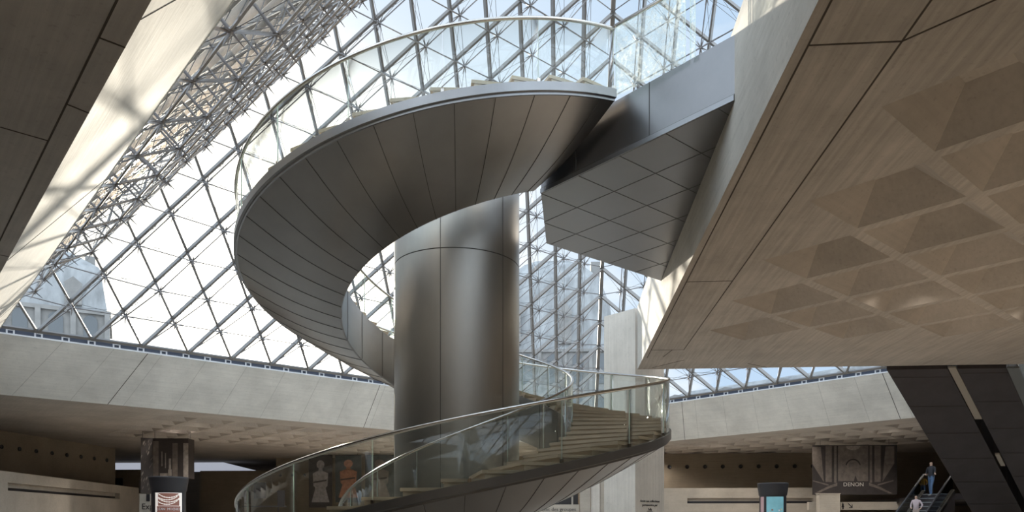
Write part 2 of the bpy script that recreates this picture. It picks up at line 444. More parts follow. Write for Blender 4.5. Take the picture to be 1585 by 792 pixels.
# ------------------------------------------------------------ entrance platform (triangle P, near corner, right corner)
pf = empty('entrance_platform', (12, 20, ZC), label='triangular coffered concrete entrance platform overhead at right, its point aimed at the left', cat='platform')
PX, PY = 2.53, 26.06
pcells = []
for i in range(-2, 12):
    for j in range(-6, 6):
        if i >= j and i + j <= 8:
            u0 = -29.12 + P * i; v1 = -31.59 + P * j
            if v1 - 1.74 < -36.9 or u0 < -36.4: continue
            pcells.append((u0, v1 - 1.74, u0 + 1.74, v1))
trin = [(PX, .6), (28.1, PY), (PX, PY)]
trin = [(PX, .55), (PX + 25.5, PY), (PX, PY)]
mb = coffered('soffit', trin, [], pcells, ZC, None)
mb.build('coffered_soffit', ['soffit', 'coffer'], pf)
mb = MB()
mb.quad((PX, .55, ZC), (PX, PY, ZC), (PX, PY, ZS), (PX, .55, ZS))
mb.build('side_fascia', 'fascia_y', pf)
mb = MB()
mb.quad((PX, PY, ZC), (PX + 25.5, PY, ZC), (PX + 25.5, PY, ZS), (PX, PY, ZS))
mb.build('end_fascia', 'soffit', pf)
mb = MB()
mb.add([(PX, .55, ZS), (PX + 25.5, PY, ZS), (PX, PY, ZS)], [(0, 1, 2)])
mb.build('deck', 'stone', pf)
mb = MB()
for a, b in [((2.66, .9), (2.66, 24.2)), ((3.65, 1.9), (3.65, 23.1)), ((2.66, 8.35), (3.65, 8.35)), ((2.66, 16.5), (3.65, 16.5)), ((2.66, 23.1), (3.65, 23.1)),
             ((3.3, 23.1), (3.15, 24.1)), ((3.0, 25.8), (3.9, 24.6)), ((6.9, 26), (6.1, 25.3)), ((19.5, 24.6), (20.2, 25.9)), ((3.65, 8.35), (7.6, 4.6))]:
    mb.bar((*a, ZC - .002), (*b, ZC - .002), .022, .006)
mb.build('joint', 'joint', pf)
# lamp in the nearest coffer
# ------------------------------------------------------------ tall column behind the platform's point
cl_ = empty('concrete_column', (3.53, 26.9, 0), label='tall square concrete column beneath the point of the entrance platform', cat='column')
mb = MB(); q0 = Vector((2.47, 26.22, 0)); a = UH * 1.62; b = VH * 1.45
poly = [(q0 + t)[0:2] for t in (Vector((0, 0, 0)), a, a + b, b)]
mb.prism(poly, 0, ZS); mb.build('shaft', 'column', cl_)
# small lettering on the right face (too small to read: rows of characters)
def text(body, size, loc, rot, name, mat_, parent=None, ext=.004, align='LEFT'):
    cu = bpy.data.curves.new(name, 'FONT'); cu.body = body; cu.size = size; cu.extrude = ext; cu.align_x = align
    o = bpy.data.objects.new(name, cu); C.objects.link(o)
    o.location = loc; o.rotation_euler = rot; cu.materials.append(M[mat_]); cu.resolution_u = 3
    bpy.context.view_layer.update()
    me = bpy.data.meshes.new_from_object(o.evaluated_get(bpy.context.evaluated_depsgraph_get()))
    bpy.data.objects.remove(o); o = bpy.data.objects.new(name, me); C.objects.link(o)
    o.location = loc; o.rotation_euler = rot
    if parent is not None: o.parent = parent; o.matrix_parent_inverse = Matrix.Translation(-Vector(parent.location))
    return o
def txt_on(u, zz): return q0 + UH * u - VH * .012 + Vector((0, 0, zz))
for s, zz, sz in (('Acces aux collections', 2.19, .125), ('permanentes par', 2.05, .125), ('Sully', 1.90, .12), ('Denon', 1.80, .12)):
    text(s, sz, txt_on(.80, zz), (pi / 2, 0, pi / 4), 'lettering', 'black', cl_, align='CENTER')
# ------------------------------------------------------------ spiral staircase
CX, CY = -2.2946, 15.8875
RO, RI = 4.50, 2.42
SL, Z0 = .0170, 8.83
TEND = 516
sc = empty('spiral_staircase', (CX, CY, 0), label='steel clad spiral staircase with glass balustrades and stone steps round the cylinder', cat='staircase')
def hp(t, r, dz=0.0, flat=None):
    th = math.radians(-45 - t)
    return Vector((CX + r * math.cos(th), CY + r * math.sin(th), (Z0 - SL * t if flat is None else flat) + dz))
def ribbon(name, prof, t0, t1, mats, step=1.3, closed=False, smooth=True, clampz=0.0, parent=None):
    """sweep a cross-section [(r, dz)] down the helix"""
    n = max(2, int(abs(t1 - t0) / step) + 1); mb = MB(); m = len(prof); vs = []
    for k in range(n + 1):
        t = t0 + (t1 - t0) * k / n
        for r, dz in prof:
            p = hp(t, r, dz); p.z = max(p.z, clampz); vs.append(p)
    fs = []
    for k in range(n):
        for i in range(m if closed else m - 1):
            j = (i + 1) % m
            fs.append((k * m + i, k * m + j, (k + 1) * m + j, (k + 1) * m + i))
    if closed: fs += [tuple(range(m))[::-1], tuple(range(n * m, n * m + m))]
    mb.add(vs, fs, 0, smooth)
    return mb.build(name, mats, parent if parent is not None else sc)
soff = [(4.43 - (4.43 - RI - .02) * s, -.15 - .85 * s - .10 * math.sin(pi * s)) for s in [k / 10 for k in range(11)]]
ribbon('soffit', soff, 0, TEND, 'steel', clampz=.02)
ribbon('outer_edge_band', [(4.40, .04), (4.50, .04), (4.50, -.10), (4.46, -.115), (4.46, -.15), (4.40, -.15)], 0, TEND, 'steel_band', closed=True, smooth=False, clampz=.02)
ribbon('inner_string', [(RI + .03, .08), (RI, .08), (RI, -.99), (RI + .03, -1.0)], 0, TEND, 'steel', closed=True, smooth=False, clampz=.02)
ribbon('outer_carriage', [(4.42, .0), (4.42, -.14)], 0, TEND, 'black', clampz=.02)
sm = MB(); DT = 8.3226
nst = int(TEND / DT)
for k in range(0, nst + 1):
    t = k * DT + 4.0
    if Z0 - SL * t < 1.15: break
    pts = [hp(t, r, dz - .004) for r, dz in soff]
    for a, b in zip(pts[:-1], pts[1:]): sm.bar(a, b, .009, .006)
    if k % 2 == 0: sm.bar(hp(t, RI - .003, .06), hp(t, RI - .003, -.98), .012, .006, hp(t, 1, 0) - hp(t, 0, 0))
sm.build('cladding_seam', 'darkseam', sc)
for k in range(nst):
    ta, tb = k * DT, (k + 1) * DT
    z = Z0 - SL * ta + .045
    mb = MB(); vs = []; n = 5
    for i in range(n + 1):
        t = ta + (tb + .6 - ta) * i / n
        for r in (RI + .035, 4.415):
            for zz in (z, z - .055):
                p = hp(t, r); p.z = zz; vs.append(p)
    fs = []
    for i in range(n):
        a = i * 4; b = a + 4
        fs += [(a, a + 2, b + 2, b), (a + 1, b + 1, b + 3, a + 3), (a + 2, a + 3, b + 3, b + 2), (a, b, b + 1, a + 1)]
    fs += [(0, 1, 3, 2), (n * 4, n * 4 + 2, n * 4 + 3, n * 4 + 1)]
    mb.add(vs, fs)
    # riser below the nosing and the solid underneath
    tr = tb; vs = []
    for t in (ta + .2, tr):
        for r in (RI + .035, 4.405):
            for zz in (z - .055, max(Z0 - SL * t - .12, .01)):
                p = hp(t, r); p.z = zz; vs.append(p)
    mb.add(vs, [(4, 5, 7, 6), (2, 6, 7, 3), (0, 1, 5, 4), (0, 2, 3, 1)])
    mb.build('step', 'stone', sc)
# glass balustrades in curved panels, rails
def gpanels(r, t0, t1, name, rail_r):
    dt = 19.7; ts = []; t = t0
    while t < t1: ts.append((t, min(t + dt, t1))); t += dt
    for a, b in ts:
        a2, b2 = a + .08, b - .08
        n = 8; mb = MB(); vs = []
        for i in range(n + 1):
            t = a2 + (b2 - a2) * i / n
            for rr in (r - .008, r + .008):
                vs.append(hp(t, rr, .0)); vs.append(hp(t, rr, 1.04))
        fs = []; mi = []
        mb.add(vs, [], 0)
        for i in range(n):
            o = i * 4
            mb.f += [(o, o + 4, o + 5, o + 1), (o + 2, o + 3, o + 7, o + 6), (o + 1, o + 5, o + 7, o + 3)]
            mb.m += [0, 0, 1]; mb.sm += [True, True, False]
        e = n * 4
        mb.f += [(0, 1, 3, 2), (e, e + 2, e + 3, e + 1)]; mb.m += [1, 1]; mb.sm += [False, False]
        mb.build(name, ['glass_b', 'glass_edge'], sc)
        cm = MB()
        cm.bar(hp(a, r, .0), hp(a, r, .10), .05, .05, hp(a, 1, 0) - hp(a, 0, 0))
        cm.build('glass_clamp', 'rail', sc)
gpanels(4.455, .3, TEND - 6, 'outer_glass_panel', 4.455)
gpanels(RI + .05, .3, TEND - 6, 'inner_glass_panel', RI + .05)
for r, nm in ((4.455, 'outer_handrail'), (RI + .05, 'inner_handrail')):
    pts = [hp(.3 + (TEND - 6.3) * k / 420, r, 1.07) for k in range(421)]
    e = hp(TEND - 6, r, .1); pts += [Vector((e.x, e.y, pts[-1].z - .05)), Vector((e.x, e.y, .1))]
    mb = MB(); mb.path(pts, .030 if r > 3 else .026, 10); mb.build(nm, 'rail', sc)
# landing bridge joining the platform
A_, B_, C_, D_ = (2.53, 11.30), (-.44, 14.27), (-.40, 16.86), (2.53, 19.72)
mb = MB(); mb.add([(x, y, 7.82) for x, y in (A_, B_, C_, D_)] + [(x, y, ZD) for x, y in (A_, B_, C_, D_)],
    [(0, 1, 2, 3), (4, 7, 6, 5), (0, 4, 5, 1), (1, 5, 6, 2), (2, 6, 7, 3)])
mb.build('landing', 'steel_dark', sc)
mb = MB()
va, vb = Vector((*A_, 0)), Vector((*B_, 0)); dab = (vb - va).normalized(); pab = Vector((dab.y, -dab.x, 0))
if pab.dot(Vector((-1, -1, 0))) < 0: pab = -pab
mb.bar(va + pab * .012 + Vector((0, 0, 7.86)), vb + pab * .012 + Vector((0, 0, 7.86)), .03, .085)
mb.build('landing_bottom_trim', 'steel_band', sc)
mb = MB()
for s in (.38, .78):
    p = va.lerp(vb, s) + pab * .003
    mb.bar(p + Vector((0, 0, 7.91)), p + Vector((0, 0, ZD)), .012, .006, pab)
mb.bar(va + pab * .003 + Vector((0, 0, 7.915)), vb + pab * .003 + Vector((0, 0, 7.915)), .008, .012)
# soffit tile seams of the landing
def clip_line(p, d, poly):
    ts = []
    for i in range(len(poly)):
        a, b = Vector(poly[i]), Vector(poly[(i + 1) % len(poly)]); e = b - a
        den = d.x * e.y - d.y * e.x
        if abs(den) < 1e-9: continue
        w_ = a - p; t = (w_.x * e.y - w_.y * e.x) / den; s = (w_.x * d.y - w_.y * d.x) / den
        if 0 <= s <= 1: ts.append(t)
    return (min(ts), max(ts)) if len(ts) >= 2 else None
poly4 = [A_, B_, C_, D_]
for d, nrm in ((Vector((1, -1)) / S2, Vector((1, 1)) / S2), (Vector((1, 1)) / S2, Vector((1, -1)) / S2)):
    for k in range(-6, 8):
        p = Vector(B_) + nrm * (k * .98)
        r = clip_line(p, d, poly4)
        if r and r[1] - r[0] > .1:
            a, b = p + d * r[0], p + d * r[1]
            mb.bar((a.x, a.y, 7.818), (b.x, b.y, 7.818), .009, .006)
mb.build('landing_seam', 'darkseam', sc)
E_pt = Vector((CX + 4.455 * math.cos(-pi / 4), CY + 4.455 * math.sin(-pi / 4), 0))
a2 = va + (-dab) * 0
def flat_glass(p, q, z0, z1, name):
    mb = MB(); d = (q - p).normalized(); nn = Vector((-d.y, d.x, 0)) * .008
    vs = [p - nn, p + nn, q + nn, q - nn]
    vs = [Vector((v.x, v.y, z0)) for v in vs] + [Vector((v.x, v.y, z1)) for v in vs]
    mb.add(vs, [(0, 3, 7, 4), (1, 5, 6, 2)], 0); mb.add(vs, [(0, 4, 5, 1), (3, 2, 6, 7), (4, 7, 6, 5)], 1)
    mb.build(name, ['glass_frost', 'glass_edge'], sc)
m = bpy.data.materials.new('speckled_glass'); m.use_nodes = True; t = m.node_tree
gn = glass('speckled', (.93, .96, .95), .9, 1.5); M['glass_frost'] = gn
t = gn.node_tree
mixn = [n for n in t.nodes if n.type == 'MIX_SHADER'][0]; outn = [n for n in t.nodes if n.type == 'OUTPUT_MATERIAL'][0]
df = N(t, 'ShaderNodeBsdfTranslucent'); df.inputs[0].default_value = (.85, .9, .9, 1)
co_ = N(t, 'ShaderNodeTexCoord'); nz = N(t, 'ShaderNodeTexNoise', i_Scale=16, i_Detail=4); t.links.new(co_.outputs['Object'], nz.inputs['Vector'])
fac = ramp(t, nz.outputs[0], [(.48, .06), (.62, .34)])
mm = N(t, 'ShaderNodeMixShader'); t.links.new(fac, mm.inputs[0]); t.links.new(mixn.outputs[0], mm.inputs[1]); t.links.new(df.outputs[0], mm.inputs[2])
t.links.new(mm.outputs[0], outn.inputs[0])
bpy.data.materials.remove(m)
e0 = E_pt; e1 = va.lerp(e0, .0)
mid = e0.lerp(e1, .62)
flat_glass(e0.lerp(e1, .01), mid, ZD - .05, ZD + 1.12, 'landing_glass_panel')
flat_glass(e0.lerp(e1, .66), e0.lerp(e1, .70), ZD - .05, ZD + 1.12, 'landing_glass_fin')
mb = MB(); mb.path([e0 + Vector((0, 0, ZD + 1.15)), e1 + Vector((0, 0, ZD + 1.15))], .03, 10); mb.build('landing_handrail', 'rail', sc)
mb = MB(); p1 = Vector((B_[0], B_[1], 0)); p2 = Vector((C_[0], C_[1], 0)); p3 = Vector((D_[0], D_[1], 0))
mb.path([p1 + Vector((.2, .1, ZD + 1.1)), p2 + Vector((.15, 0, ZD + 1.1)), p3 + Vector((-.1, -.15, ZD + 1.1))], .026, 10); mb.build('landing_back_rail', 'rail', sc)
# ------------------------------------------------------------ lift cylinder
lf = empty('lift_cylinder', (CX, CY, 0), label='brushed stainless steel lift cylinder standing at the centre of the spiral staircase', cat='lift')
RL = 1.335
mb = MB(); mb.lathe((CX, CY, 0), [(RL, 0), (RL, 6.93)], 96); mb.build('lower_shell', 'steel_cyl', lf)
mb = MB(); mb.lathe((CX, CY, 0), [(RL - .012, 6.93), (RL - .012, 6.955)], 96); mb.build('ring_joint', 'darkseam', lf)
mb = MB(); mb.lathe((CX, CY, 0), [(RL, 6.95), (RL, 8.72), (RL - .03, 8.78), (0, 8.78)], 96); mb.build('upper_shell', 'steel_cyl', lf)
mb = MB()
for a in (-108, -88, -30, 40, 110, 170, 200):
    th = math.radians(a - 8); d = Vector((math.cos(th), math.sin(th), 0))
    if a == -108: continue
    mb.bar(Vector((CX, CY, 0)) + d * (RL + .001), Vector((CX, CY, 8.7)) + d * (RL + .001), .012, .006, d)
mb.build('vertical_seam', 'darkseam', lf)

# ------------------------------------------------------------ hall floor and walls
mb = MB(); mb.box((0, 35, -.1), (160, 150, .2)); tag(mb.build('floor', 'floor'), kind='structure')
def disc_set(parent, pts, nrm_axis, r, nm):
    first = None
    for (x, y, z) in pts:
        if first is None:
            mb = MB()
            R = Matrix.Rotation(pi / 2, 3, 'X')
            mb.lathe((0, 0, 0), [(r, 0), (r, .05), (r * .86, .06), (r * .80, .015), (0, .012)], 20)
            mb.v = [tuple(R @ Vector(v)) for v in mb.v]
            first = mb.build(nm, 'black'); o = first
        else: o = first.copy(); C.objects.link(o)
        o.parent = parent; o.location = Vector((x, y, z)) - parent.location
        o.rotation_euler = (0, 0, nrm_axis)
# left wall (parallel to the diagonal)
def wall(name, x0, y0, x1, y1, z0, z1, m, th=.3):
    o = empty(name, ((x0 + x1) / 2, (y0 + y1) / 2, z0), kind='structure')
    d = Vector((x1 - x0, y1 - y0, 0)); L = d.length
    mb = MB(); mb.box(((x0 + x1) / 2, (y0 + y1) / 2, (z0 + z1) / 2), (L, th, z1 - z0), math.atan2(d.y, d.x)); mb.build('surface', m, o)
    return o
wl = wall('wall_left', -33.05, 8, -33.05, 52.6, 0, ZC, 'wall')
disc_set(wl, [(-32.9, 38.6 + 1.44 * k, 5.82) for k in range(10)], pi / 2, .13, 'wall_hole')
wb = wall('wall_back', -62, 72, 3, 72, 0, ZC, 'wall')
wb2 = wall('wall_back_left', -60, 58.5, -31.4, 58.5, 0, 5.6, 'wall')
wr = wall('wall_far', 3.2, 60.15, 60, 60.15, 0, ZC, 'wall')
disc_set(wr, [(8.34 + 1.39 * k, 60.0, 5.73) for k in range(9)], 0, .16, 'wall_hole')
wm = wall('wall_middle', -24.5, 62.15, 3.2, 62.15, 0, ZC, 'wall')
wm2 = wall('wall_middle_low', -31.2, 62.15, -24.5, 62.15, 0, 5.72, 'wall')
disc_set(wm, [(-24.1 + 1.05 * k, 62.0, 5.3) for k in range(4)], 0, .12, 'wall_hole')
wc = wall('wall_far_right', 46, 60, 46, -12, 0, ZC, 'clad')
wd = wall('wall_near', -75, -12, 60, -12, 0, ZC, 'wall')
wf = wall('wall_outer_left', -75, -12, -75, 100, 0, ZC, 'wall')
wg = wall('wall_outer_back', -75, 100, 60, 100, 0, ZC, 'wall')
# mezzanine parapets with long letter-box slots
def slotted_parapet(name, p, q, z0, z1, slot, th, label):
    """slot = (s0, s1, za, zb): recess along the run between those heights"""
    p, q = Vector(p), Vector(q); d = q - p; L = d.length; d.normalize(); ang = math.atan2(d.y, d.x)
    nn = Vector((-d.y, d.x, 0))
    o = empty(name, (p + q) / 2 + Vector((0, 0, z0)), label=label, cat='parapet')
    s0, s1, za, zb = slot
    def blk(mb, a, b, z_a, z_b, off=0, t=th): mb.box(p + d * (a + b) / 2 + nn * off + Vector((0, 0, (z_a + z_b) / 2)), (b - a, t, z_b - z_a), ang)
    mb = MB()
    blk(mb, 0, L, z0, za); blk(mb, 0, L, zb, z1); blk(mb, 0, s0, za, zb); blk(mb, s1, L, za, zb)
    mb.build('parapet_body', 'parapet', o)
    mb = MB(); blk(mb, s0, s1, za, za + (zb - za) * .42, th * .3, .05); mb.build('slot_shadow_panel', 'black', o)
    mb = MB(); blk(mb, s0, s1, za + (zb - za) * .42, zb, th * .3, .06); mb.build('slot_back', 'parapet', o)
    return o
slotted_parapet('slotted_parapet', (-26.4, 32.6, 0), (-31.6, 54.0, 0), 0, 3.86, (1.2, 16.4, 2.95, 3.33), .4, 'pale stone parapet wall with a long dark slot at the far left of the hall')
slotted_parapet('slotted_parapet', (6.2, 55, 0), (18.0, 55, 0), 0, 3.83, (2.7, 11.6, 2.72, 3.10), .4, 'pale stone parapet wall with a long dark slot right of the tall column')
# floor of the mezzanine on the right with its dark underside
mz = empty('mezzanine_floor', (30, 50, 2.4), label='dark mezzanine floor slab behind the top of the small escalator', cat='floor slab')
mb = MB(); mb.prism([(18.9, 40.3), (45, 40.3), (45, 60), (21.7, 60), (21.7, 50)], 2.6, 2.92); mb.build('slab', 'clad', mz)
# lintel with the toilet sign and the pier at its left
lt = empty('sign_lintel', (20, 50.4, 2.1), label='pale stone lintel carrying the toilet pictograms under the portal banner', cat='lintel')
mb = MB(); mb.box((19.3, 50.6, 2.45), (6.4, .4, .52)); mb.build('lintel_body', 'parapet', lt)
mb = MB()
for cx_, skirt in ((17.95, 0), (18.27, 1)):
    y = 50.385
    mb.ball((cx_, y, 2.635), .04, 5, (1, .3, 1))
    mb.box((cx_, y, 2.48), (.13 if not skirt else .10, .02, .20))
    if skirt: mb.add([(cx_ - .05, y, 2.5), (cx_ + .05, y, 2.5), (cx_ + .10, y, 2.36), (cx_ - .10, y, 2.36)], [(0, 1, 2, 3)])
    mb.box((cx_ - .03, y, 2.32), (.04, .02, .16)); mb.box((cx_ + .03, y, 2.32), (.04, .02, .16))
mb.box((18.11, 50.385, 2.44), (.015, .02, .44))
mb.bar((18.60, 50.385, 2.62), (18.86, 50.385, 2.34), .045, .02, Vector((0, 1, 0)))
mb.bar((18.86, 50.385, 2.54), (18.86, 50.385, 2.33), .045, .02, Vector((0, 1, 0)))
mb.bar((18.66, 50.385, 2.335), (18.88, 50.385, 2.335), .045, .02, Vector((0, 1, 0)))
mb.build('pictogram', 'black', lt)
pr = empty('stone_pier', (17.05, 49.6, 0), label='short sunlit stone pier below the left edge of the portal banner', cat='pier')
mb = MB(); mb.box((17.05, 49.6, 1.6), (1.3, .6, 3.2)); mb.build('pier_body', 'parapet', pr)
mb = MB(); mb.box((17.05, 49.6, 3.22), (1.36, .66, .05)); mb.build('pier_cap', 'parapet', pr)
# pilasters and doorway behind the column
for k, (x0, x1, y0, m_, lab) in enumerate([(1.05, 1.75, 50.6, 'parapet', 'leftmost of the three pale stone pilasters behind the tall column'),
                                     (1.80, 2.40, 50.9, 'column', 'middle one of the three pale stone pilasters behind the tall column'),
                                     (2.44, 2.98, 51.2, 'parapet', 'rightmost of the three pale stone pilasters, half hidden by the column')]):
    o = empty('stone_pilaster', ((x0 + x1) / 2, y0, 0), label=lab, cat='pilaster', group='stone pilasters behind the column')
    mb = MB(); mb.box(((x0 + x1) / 2, y0, ZC / 2 - .01), (x1 - x0, .5, ZC - .02)); mb.build('shaft', m_, o)
    mb = MB(); mb.box(((x0 + x1) / 2, y0, .1), (x1 - x0 + .04, .54, .2)); mb.build('plinth', m_, o)
kg = empty('groups_desk', (-1.2, 50.3, 0), label='pale reception front lettered for groups, under the curve of the lower stair', cat='reception desk')
mb = MB(); mb.box((-1.6, 50.5, 1.28), (5.2, .5, 2.56)); mb.build('front', 'parapet', kg)
mb = MB(); mb.box((-1.4, 51.2, 3.0), (4.7, .3, .86)); mb.build('dark_opening', 'black', kg)
mb = MB(); mb.box((.55, 50.95, 3.0), (.12, .2, .86)); mb.box((-1.4, 50.95, 3.45), (4.7, .25, .10)); mb.build('opening_frame', 'parapet', kg)
text('Point des groupes', .34, (.80, 50.235, 2.13), (pi / 2, 0, 0), 'lettering', 'black', kg, align='RIGHT')
tag(kg)
# ------------------------------------------------------------ hanging photo banners
def flat(mb, pts, y, mi): mb.add([(x, y, z) for x, z in pts], [tuple(range(len(pts)))], mi)
def ellipse(cx, cz, rx, rz, n=20, a0=0, a1=360): return [(cx + rx * math.cos(math.radians(a0 + (a1 - a0) * k / n)), cz + rz * math.sin(math.radians(a0 + (a1 - a0) * k / n))) for k in range(n + 1)]
M['p_dark'] = mat('print_dark_brown', (.035, .027, .026), .6, var=.3, vscale=2)
M['p_stone'] = mat('print_stone_brown', (.14, .115, .10), .6, var=.35, vscale=3)
M['p_light'] = mat('print_pale_stone', (.27, .235, .21), .6, var=.35, vscale=4)
M['p_grey'] = mat('print_grey_marble', (.26, .23, .23), .6, var=.35, vscale=4)
M['p_red'] = mat('print_terracotta', (.30, .14, .085), .6, var=.35, vscale=4)
M['p_green'] = mat('print_slate_green', (.045, .05, .05), .6, var=.3, vscale=3)
M['letter'] = mat('pale_lettering', (.50, .46, .42), .6)
# portal banner with the wing's name
bn = empty('portal_banner', (18.9, 50, 6.5), label='wide dark banner printed with a stone portal and the word DENON', cat='banner')
bx0, bx1, bz0, bz1 = 16.2, 21.55, 3.17, 6.35; yb = 50.0
mb = MB(); mb.box(((bx0 + bx1) / 2, yb + .03, (bz0 + bz1) / 2), (bx1 - bx0, .05, bz1 - bz0)); mb.build('cloth', 'p_dark', bn)
mb = MB(); c_ = (bx0 + bx1) / 2 - .1; y = yb - .002
flat(mb, [(c_ - .95, 4.05), (c_ + .95, 4.05), (c_ + .95, 6.35), (c_ - .95, 6.35)], y, 1)
for s in (-1, 1):
    flat(mb, [(c_ + s * 1.05, 3.95), (c_ + s * 1.2, 3.95), (c_ + s * 1.2, 6.35), (c_ + s * 1.05, 6.35)], y, 0)
    flat(mb, [(c_ + s * 1.35, 4.0), (c_ + s * 1.75, 4.0), (c_ + s * 1.75, 6.35), (c_ + s * 1.35, 6.35)], y, 0)
    flat(mb, [(c_ + s * 1.85, 4.0), (c_ + s * 2.6, 5.2), (c_ + s * 2.6, 6.3), (c_ + s * 2.05, 6.3)], y, 0)
    flat(mb, [(c_ + s * 1.0, 3.95), (c_ + s * 1.6, 3.72), (c_ + s * 2.5, 3.25), (c_ + s * 2.25, 3.25), (c_ + s * 1.5, 3.6), (c_ + s * 1.0, 3.75)], y, 1)
    flat(mb, [(c_ + s * 1.55, 3.75), (c_ + s * 2.55, 4.05), (c_ + s * 2.55, 4.12), (c_ + s * 1.55, 3.85)], y, 1)
flat(mb, ellipse(c_, 6.35, .45, .28, 16, 180, 360), y - .002, 2)
arc = ellipse(c_, 4.9, .52, .62, 16, 20, 160); arc2 = ellipse(c_, 4.9, .44, .52, 16, 160, 20)
flat(mb, arc + arc2, y - .002, 3)
flat(mb, [(c_ + .05, 4.05), (c_ + .28, 4.05), (c_ + .18, 4.35), (c_ + .12, 4.4)], y - .002, 3)
mb.build('printed_portal', ['p_stone', 'p_stone', 'p_light', 'p_dark'], bn)
text('DENON', .36, (c_ + .02, yb - .02, 3.72), (pi / 2, 0, 0), 'lettering', 'letter', bn, ext=.006, align='CENTER')
mb = MB()
for x in (bx0 + .5, bx1 - .5): mb.tube((x, yb + .03, bz1), (x, yb + .03, ZC), .012, 6)
mb.tube((bx0, yb + .03, bz1 + .02), (bx1, yb + .03, bz1 + .02), .03, 8); mb.build('hanging_rail', 'black', bn)
# statue banners on the back wall
def statue_banner(x0, x1, z0, z1, cloth, fig, arms, lab):
    o = empty('statue_banner', ((x0 + x1) / 2, 58, z1), label=lab, cat='banner', group='statue banners on the back wall')
    w_ = x1 - x0; c = (x0 + x1) / 2; h = z1 - z0; y = 57.97
    mb = MB(); mb.box((c, 58, (z0 + z1) / 2), (w_, .05, h)); mb.build('cloth', cloth, o)
    mb = MB()
    flat(mb, ellipse(c, z1 - .17 * h, .17 * w_, .085 * h, 18), y, 0)
    flat(mb, [(c - .07 * w_, z1 - .24 * h), (c + .07 * w_, z1 - .24 * h), (c + .1 * w_, z1 - .31 * h), (c - .1 * w_, z1 - .31 * h)], y, 0)
    flat(mb, [(c - .10 * w_, z1 - .29 * h), (c + .10 * w_, z1 - .29 * h), (c + .33 * w_, z1 - .34 * h), (c + .30 * w_, z1 - .58 * h), (c + .22 * w_, z1 - .62 * h),
              (c - .22 * w_, z1 - .62 * h), (c - .30 * w_, z1 - .58 * h), (c - .33 * w_, z1 - .34 * h)], y, 0)
    flat(mb, [(c - .22 * w_, z1 - .62 * h), (c + .22 * w_, z1 - .62 * h), (c + .38 * w_, z1 - .9 * h), (c - .38 * w_, z1 - .9 * h)], y, 0)
    mb.build('printed_figure', fig, o)
    mb = MB()
    flat(mb, [(c - .30 * w_, z1 - .50 * h), (c + .26 * w_, z1 - .46 * h), (c + .26 * w_, z1 - .49 * h), (c - .30 * w_, z1 - .53 * h)], y - .003, 0)
    flat(mb, [(c - .36 * w_, z1 - .90 * h), (c + .36 * w_, z1 - .90 * h), (c + .36 * w_, z1 - .985 * h), (c - .36 * w_, z1 - .985 * h)], y - .003, 0)
    mb.build('printed_shadow', 'p_dark', o)
    mb = MB(); mb.tube((x0, 58, z1 + .02), (x1, 58, z1 + .02), .03, 8)
    for x in (x0 + .3, x1 - .3): mb.tube((x, 58, z1 + .02), (x, 58, ZC), .015, 6)
    mb.build('hanging_rail', 'black', o)
statue_banner(-20.25, -18.35, 2.5, 6.6, 'p_dark', 'p_grey', 1, 'tall banner printed with a pale grey draped statue, seen through the stair glass')
statue_banner(-18.1, -16.0, 2.9, 6.6, 'p_green', 'p_red', 1, 'tall banner printed with a terracotta coloured figure, seen through the stair glass')
statue_banner(-15.7, -13.4, 2.9, 6.6, 'p_green', 'p_stone', 1, 'dim dark banner with a brown figure beside the steel cylinder')
# hanging picture box at left (two faces)
pb = empty('picture_box', (-23.5, 43, 5), label='hanging box banner printed with a stone gallery, above the left poster kiosk', cat='banner')
def face_print(p0, p1, z0, z1, mbs):
    p0, p1 = Vector(p0), Vector(p1)
    def at_(s, h): return (p0.x + (p1.x - p0.x) * s, p0.y + (p1.y - p0.y) * s, z0 + (z1 - z0) * h)
    return at_
a, b, c = Vector((-24.72, 42.0, 0)), Vector((-24.2, 42.4, 0)), Vector((-22.15, 42.6, 0))
mb = MB(); mb.prism([(a.x, a.y), (b.x, b.y), (c.x, c.y), (c.x - .1, c.y + .9), (a.x - .1, a.y + .9)], 4.0, 6.35); mb.prism([(a.x, a.y), (b.x, b.y), (b.x - .3, b.y + .3), (a.x - .3, a.y + .3)], 3.1, 4.0); mb.build('box', 'p_dark', pb)
mb = MB(); f1 = face_print(a + Vector((.01, -.012, 0)), b + Vector((.01, -.012, 0)), 3.1, 6.3, mb)
rs = random.Random(5)
for k in range(26):
    s, h = rs.random() * .85, rs.random() * .93; ww, hh = .06 + .1 * rs.random(), .015 + .03 * rs.random()
    mb.add([f1(s, h), f1(s + ww, h + .05), f1(s + ww, h + hh + .05), f1(s, h + hh)], [(0, 1, 2, 3)], 0 if k % 3 else 1)
f2 = face_print(b + Vector((0, -.012, 0)), c + Vector((0, -.012, 0)), 4.02, 6.3, mb)
def pq(s0, s1, h0, h1, mi, f=f2): mb.add([f(s0, h0), f(s1, h0), f(s1, h1), f(s0, h1)], [(0, 1, 2, 3)], mi)
pq(.0, .16, 0, .95, 0); pq(.55, .70, 0, .9, 0); pq(.86, 1.0, 0, .9, 1); pq(.24, .27, .3, .68, 1); pq(.34, .37, .25, .64, 1)
pq(.43, .53, .05, .22, 2); pq(.45, .51, .22, .5, 1); pq(.2, .42, 0, .12, 2); pq(.72, .84, 0, .85, 3)
mb.build('printed_gallery', ['p_stone', 'p_light', 'p_olive', 'p_dark'] if 'p_olive' in M else ['p_stone', 'p_light', 'p_light', 'p_dark'], pb)
mb = MB()
for q in (a, b, c): mb.tube((q.x, q.y + .2, 6.3), (q.x, q.y + .2, ZC), .012, 6)
mb.build('hanger', 'black', pb)
